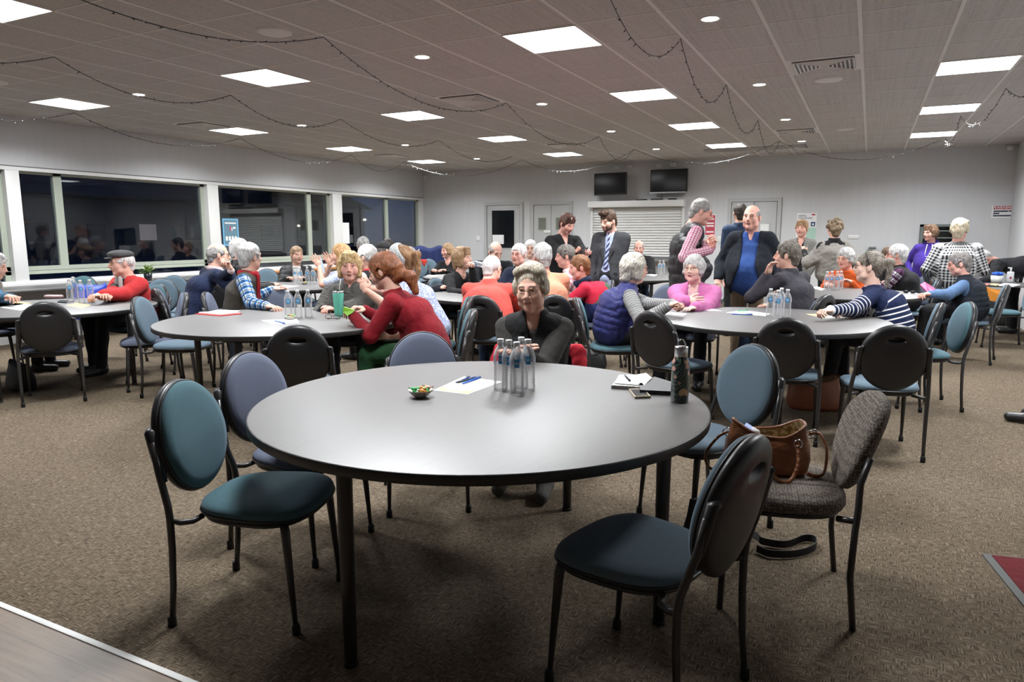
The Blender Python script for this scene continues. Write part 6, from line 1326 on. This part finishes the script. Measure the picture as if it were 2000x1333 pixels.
# --- right table
def quiltn(c): pass
person('person with a white bob in a navy quilted vest and grey sleeves', 1240, 523, 6.1, -78, hf=-68, hp=-6, kind='fo', hair='bob', haircol=('hair_ash_white', (.42, .39, .33), (.70, .67, .60), (.84, .82, .78)), top=pattern('grey_marl_lines', 'lines', (.16, .16, .16), (.34, .34, .33)), vest=cloth('navy_quilt', (.022, .026, .12), .55), vestkind='quilt', trousers=dkt, wr=('p', 1305, 598, 5.7), wl=('p', 1315, 594, 5.85), hand='clasp', lean=.20, bw=1.1, fat=.2, hunch=.05, glasses=m_fr, seat='teal', seatlab='teal chair under the person in the navy quilted vest')
def pufft(c): pass
person('standing person in a black puffer vest and red gingham sleeves', 1371, 413, 7.2, -80, hf=-86, hp=-18, sit=False, kind='m', hair='crop', haircol=HG, top=pattern('red_gingham', 'fine', (.66, .52, .56), (.40, .12, .20), s=1.6), topkind='shirt', vest=cloth('black_puffer', (.020, .021, .022), .42), vestkind='puffer', trousers=dkt, wr=('p', 1388, 489, 6.95), wl=('p', 1391, 482, 6.95), hand=('clasp', -.5, .2, .8, .2, .9, 0), lean=.13, bw=1.2, fat=.25, glasses=m_fr, hunch=.05, skin=1)
pinkc = cloth('pink_fleece', (.50, .14, .33))
person('person in a pink cardigan talking, one hand raised, at the striped jumper table', 1355, 524, 6.75, 172, hf=158, hp=0, kind='fo', hair='bobshort', haircol=HS, top=cloth('pale_pink_polo', (.72, .50, .50)), topkind='polo', jacket=pinkc, trousers=dkt, wr=('p', 1343, 589, 6.35), wl=('p', 1356, 602, 6.2), hand=('flat', -.9, .3, .1, .2, .9, .2), handl='flat', lean=.10, bw=1.18, fat=.2, glasses=m_fg, skin=3, seat='slate')
person('tall bald standing person in a blue polo shirt and open black jacket', 1468, 424, 7.55, 172, hf=163, sit=False, kind='mof', hair='band', haircol=HG, top=cloth('royal_polo', (.028, .070, .24)), topkind='polo', jacket=cloth('black_softshell', (.012, .015, .022)), trousers=cloth('khaki_trousers', (.20, .155, .105)), wr=('l', .30, .10, .93), wl=('l', .30, .10, .93), hand='relax', lean=-.02, opn=1.7, opn2=2.0, bw=1.06, fat=.45, glasses=m_fg, skin=1, hs=1.04)
person('person in a blue jacket seen from behind by the double doors', 1445, 416, 9.6, 12, sit=False, kind='m', hair='crop', haircol=HD, top=cloth('slate_blue_jacket', (.03, .05, .10)), topkind='high', trousers=dkt, lean=0, bw=1.0, skin=2)
person('person resting chin on one hand, grey-brown hair and dark jacket', 1537, 498, 6.7, 58, hf=78, kind='m', hair='short', haircol=('hair_greybrown', (.10, .085, .068), (.24, .215, .18)), top=cloth('charcoal_purple_jacket', (.045, .042, .052)), topkind='high', trousers=jean, wl=('p', 1499, 536, 6.6), wr=('l', .2, .3, .70), handl=('relax', 0, -.35, .95, 0, .9, .3), lean=.12, bw=1.15, fat=.3, hunch=.05, skin=0, pole=(-.5, 0, -1), seat='slate')
m_tw = pattern('grey_tweed_coat', 'cable', (.10, .098, .092), (.24, .235, .22))
person('standing person in grey tweed talking, light brown hair tied back', 1566, 446, 10.9, 168, hf=164, sit=False, kind='f', hair='shortF', haircol=('hair_ginger', (.30, .17, .08), (.50, .32, .18)), top=blk, topkind='v', jacket=m_tw, trousers=dkt, wr=('l', .14, .2, .85), lean=0, skin=1, extra=badge(mat('badge_orange', (.8, .3, .08), .5)))
def poncho(c):
    F_ = Field(); n = c['Nk']; F_.cone(n - c['up'] * .05, c['C'], .08, .135, .05, c['rt'], 1.4).cone(c['C'], c['P'], .135, .17, .05, c['rt'], 1.3)
    for s in (1, -1): F_.cone(c['S'][s], c['E'][s], .072, .062, .06).cone(c['E'][s], c['E'][s] + (c['Wp'][s] - c['E'][s]) * .8, .06, .042, .05); F_.cone(c['C'], c['E'][s], .09, .05, .07)
    c['garment']('poncho', F_, cloth('oatmeal_wool', (.255, .24, .215)), fold=.014)
person('standing person with curly hair in an oatmeal poncho, arm reaching left', 1629, 447, 10.1, 12, hf=20, sit=False, kind='f', hair='curly', haircol=('hair_curly_brown', (.16, .11, .065), (.34, .26, .17)), top=blk, topkind='high', trousers=dkt, wl=('p', 1570, 490, 10.4), wr=('l', .25, .1, .95), hand='relax', lean=0, bw=1.05, extra=poncho, armh=(.30, .27))
person('person in an orange jumper with silver hair and glasses', 1651, 504, 8.95, 166, hf=150, hp=-8, kind='fo', hair='bobshort', haircol=HS, top=cloth('burnt_orange_knit', (.50, .085, .015)), topkind='crew', trousers=dkt, glasses=m_fg, lean=.12, skin=1, bw=1.1, seat='slate', wl=('p', 1664, 552, 8.8))
def hb2(c): hband(m_black, .093, .010, .30, 1.)(c)
person('person in a navy jumper with white stripes, long grey hair in a headband', 1697, 520, 5.92, 82, hf=86, hp=0, kind='fo', hair='ponytail', haircol=('hair_silver_brown', (.16, .13, .10), (.36, .33, .29), (.55, .54, .52)), top=pattern('breton_stripes', 'stripes', (.012, .020, .062), (.80, .80, .80)), topkind='crew', trousers=dkt, wr=('p', 1640, 606, 5.6), wl=('p', 1622, 607, 5.5), hand='clasp', lean=.24, bw=1.14, fat=.35, hunch=.06, skin=3, glasses=m_fw, seat='blue', seatlab='blue chair under the person in the white striped navy jumper', extra=hb2, pole=(.2, 0, -1))
person('person with short dark brown hair partly hidden by the white-haired man', 1736, 502, 9.5, 170, hf=-165, kind='f', hair='short', haircol=HB, top=blk, trousers=dkt, lean=.1, skin=3, seat=None)
person('person with white hair in a black vest and plaid shirt sleeves', 1751, 498, 8.8, 82, hf=88, kind='m', hair='short', haircol=HW, top=pattern('red_white_plaid', 'plaid', (.60, .58, .60), (.12, .04, .10), (.02, .02, .05)), vest=blk, trousers=dkt, lean=.18, bw=1.15, hunch=.05, glasses=m_fw, skin=1, seat='blue')
def book(c):
    q = MB([mat('hot_pink_cover', (.62, .02, .16), .45)]); q.poly([at(1797, 558, 7.75), at(1806, 553, 7.8), at(1826, 566, 7.6), at(1822, 574, 7.5), at(1812, 573, 7.6)], 0, (0, 0, .012)); tag(q.done('book'), 'bright pink book in the hands of the grey-haired reader', 'book')
person('person in a dark vest with blue sleeves reading a pink book', 1873, 515, 7.9, 84, hf=95, hp=-10, kind='fo', hair='short', haircol=('hair_pewter', (.20, .18, .17), (.40, .37, .36)), top=cloth('steel_blue_sweat', (.10, .18, .33)), vest=cloth('dark_navy_quilt', (.014, .018, .028)), vestkind='quilt', trousers=dkt, wr=('p', 1822, 572, 7.65), wl=('p', 1815, 575, 7.5), hand='hold', lean=.16, bw=1.12, fat=.3, glasses=m_fr, skin=1, seat='blue', seatlab='black-backed chair under the person reading the pink book', extra=book)
def hoodie(c):
    f_, u_, r_ = c['fwd'], c['up'], c['rt']; F_ = Field(); F_.tor(c['Nk'] + u_ * .01 - f_ * .03, nrm(u_ * 1. + f_ * .5), .085, .030, .02, 1.2); c['garment']('hood', F_, cloth('purple_sweat', (.055, .028, .25)), h=.010)
    q = MB([m_paper]); p = c['C'] - c['org']
    for s in (-1, 1): q.tube([Vector(c['Nk'] - c['org'] + f_ * .105 + r_ * s * .035), Vector(p + f_ * .142 + r_ * s * .045 + u_ * .03), Vector(p + f_ * .165 + r_ * s * .05 - u_ * .06)], .006, 6)
    q.done('drawstrings', c['root'])
    az = c['az']; rot = (math.pi / 2, 0, R(az + 90)); pp = Vector(p + f_ * .178 - u_ * .055); pp2 = Vector(p + f_ * .172 - u_ * .115)
    q = MB([m_paper]); 
    for k in range(9): x_ = -.12 + .03 * k; c0 = Vector(p - u_ * .055 + r_ * x_ + f_ * (.176 - 2.6 * x_ * x_)); q.tube([c0 + Vector(r_) * (.012 * math.cos(t)) + Vector((0, 0, .018 * math.sin(t))) for t in np.linspace(0, 5.2, 8)], .0045, 4)
    for k in range(7): x_ = -.07 + .024 * k; c0 = Vector(p - u_ * .115 + r_ * x_ + f_ * (.172 - 2.6 * x_ * x_)); q.tube([c0 - Vector((0, 0, .011)), c0 + Vector((0, 0, .011)), c0 + Vector(r_) * .012], .004, 4)
    q.done('printed_lettering', c['root'])
person('standing person in a purple hooded sweatshirt with white print', 1817, 455, 11.3, 172, hf=138, sit=False, kind='f', hair='bobshortF', haircol=('hair_brown_bob', (.13, .07, .04), (.27, .16, .10)), top=cloth('purple_sweat', (0, 0, 0)), trousers=dkt, wr=('l', .24, .05, .78), wl=('l', .24, .05, .78), lean=0, bw=1.15, fat=.25, skin=1, glasses=m_fg, extra=hoodie)
person('standing person in a black and white checked shirt, pale hair, back turned', 1874, 449, 8.8, 8, hf=-8, sit=False, kind='mo', hair='volume', haircol=HPB, top=pattern('black_white_check', 'check', (.78, .78, .78), (.012, .012, .014), s=.72), topkind='shirt', trousers=dkt, wr=('l', .22, .22, .88), wl=('l', .28, .16, .82), lean=-.0, bw=1.22, fat=.5, skin=1)
person('person in a black suit bending low over the corner table', 1919, 505, 10.2, 96, hf=120, hp=-62, sit=False, kind='mo', hair='band', haircol=HW, top=cloth('grey_shirt', (.35, .35, .36)), jacket=cloth('black_suit', (.011, .011, .014)), trousers=cloth('black_suit_trousers', (0, 0, 0)), wr=('p', 1922, 552, 10.0), wl=('p', 1912, 552, 9.8), hand='flat', lean=.42, bw=1.1, hunch=.28, hipz=.93, skin=1, legs=True)
person('person in black at the right edge with only part of a leg in view', 2262, 480, 4.8, 90, hf=92, kind='m', hair='short', haircol=HG, top=blk, trousers=dkt, wl=('l', .15, .35, .7), lean=.0, knee=.50, seat='teal', seatlab='teal chair cut off by the right edge of the picture', pole=(-1, -.3, -.6), shoes=m_blkl)
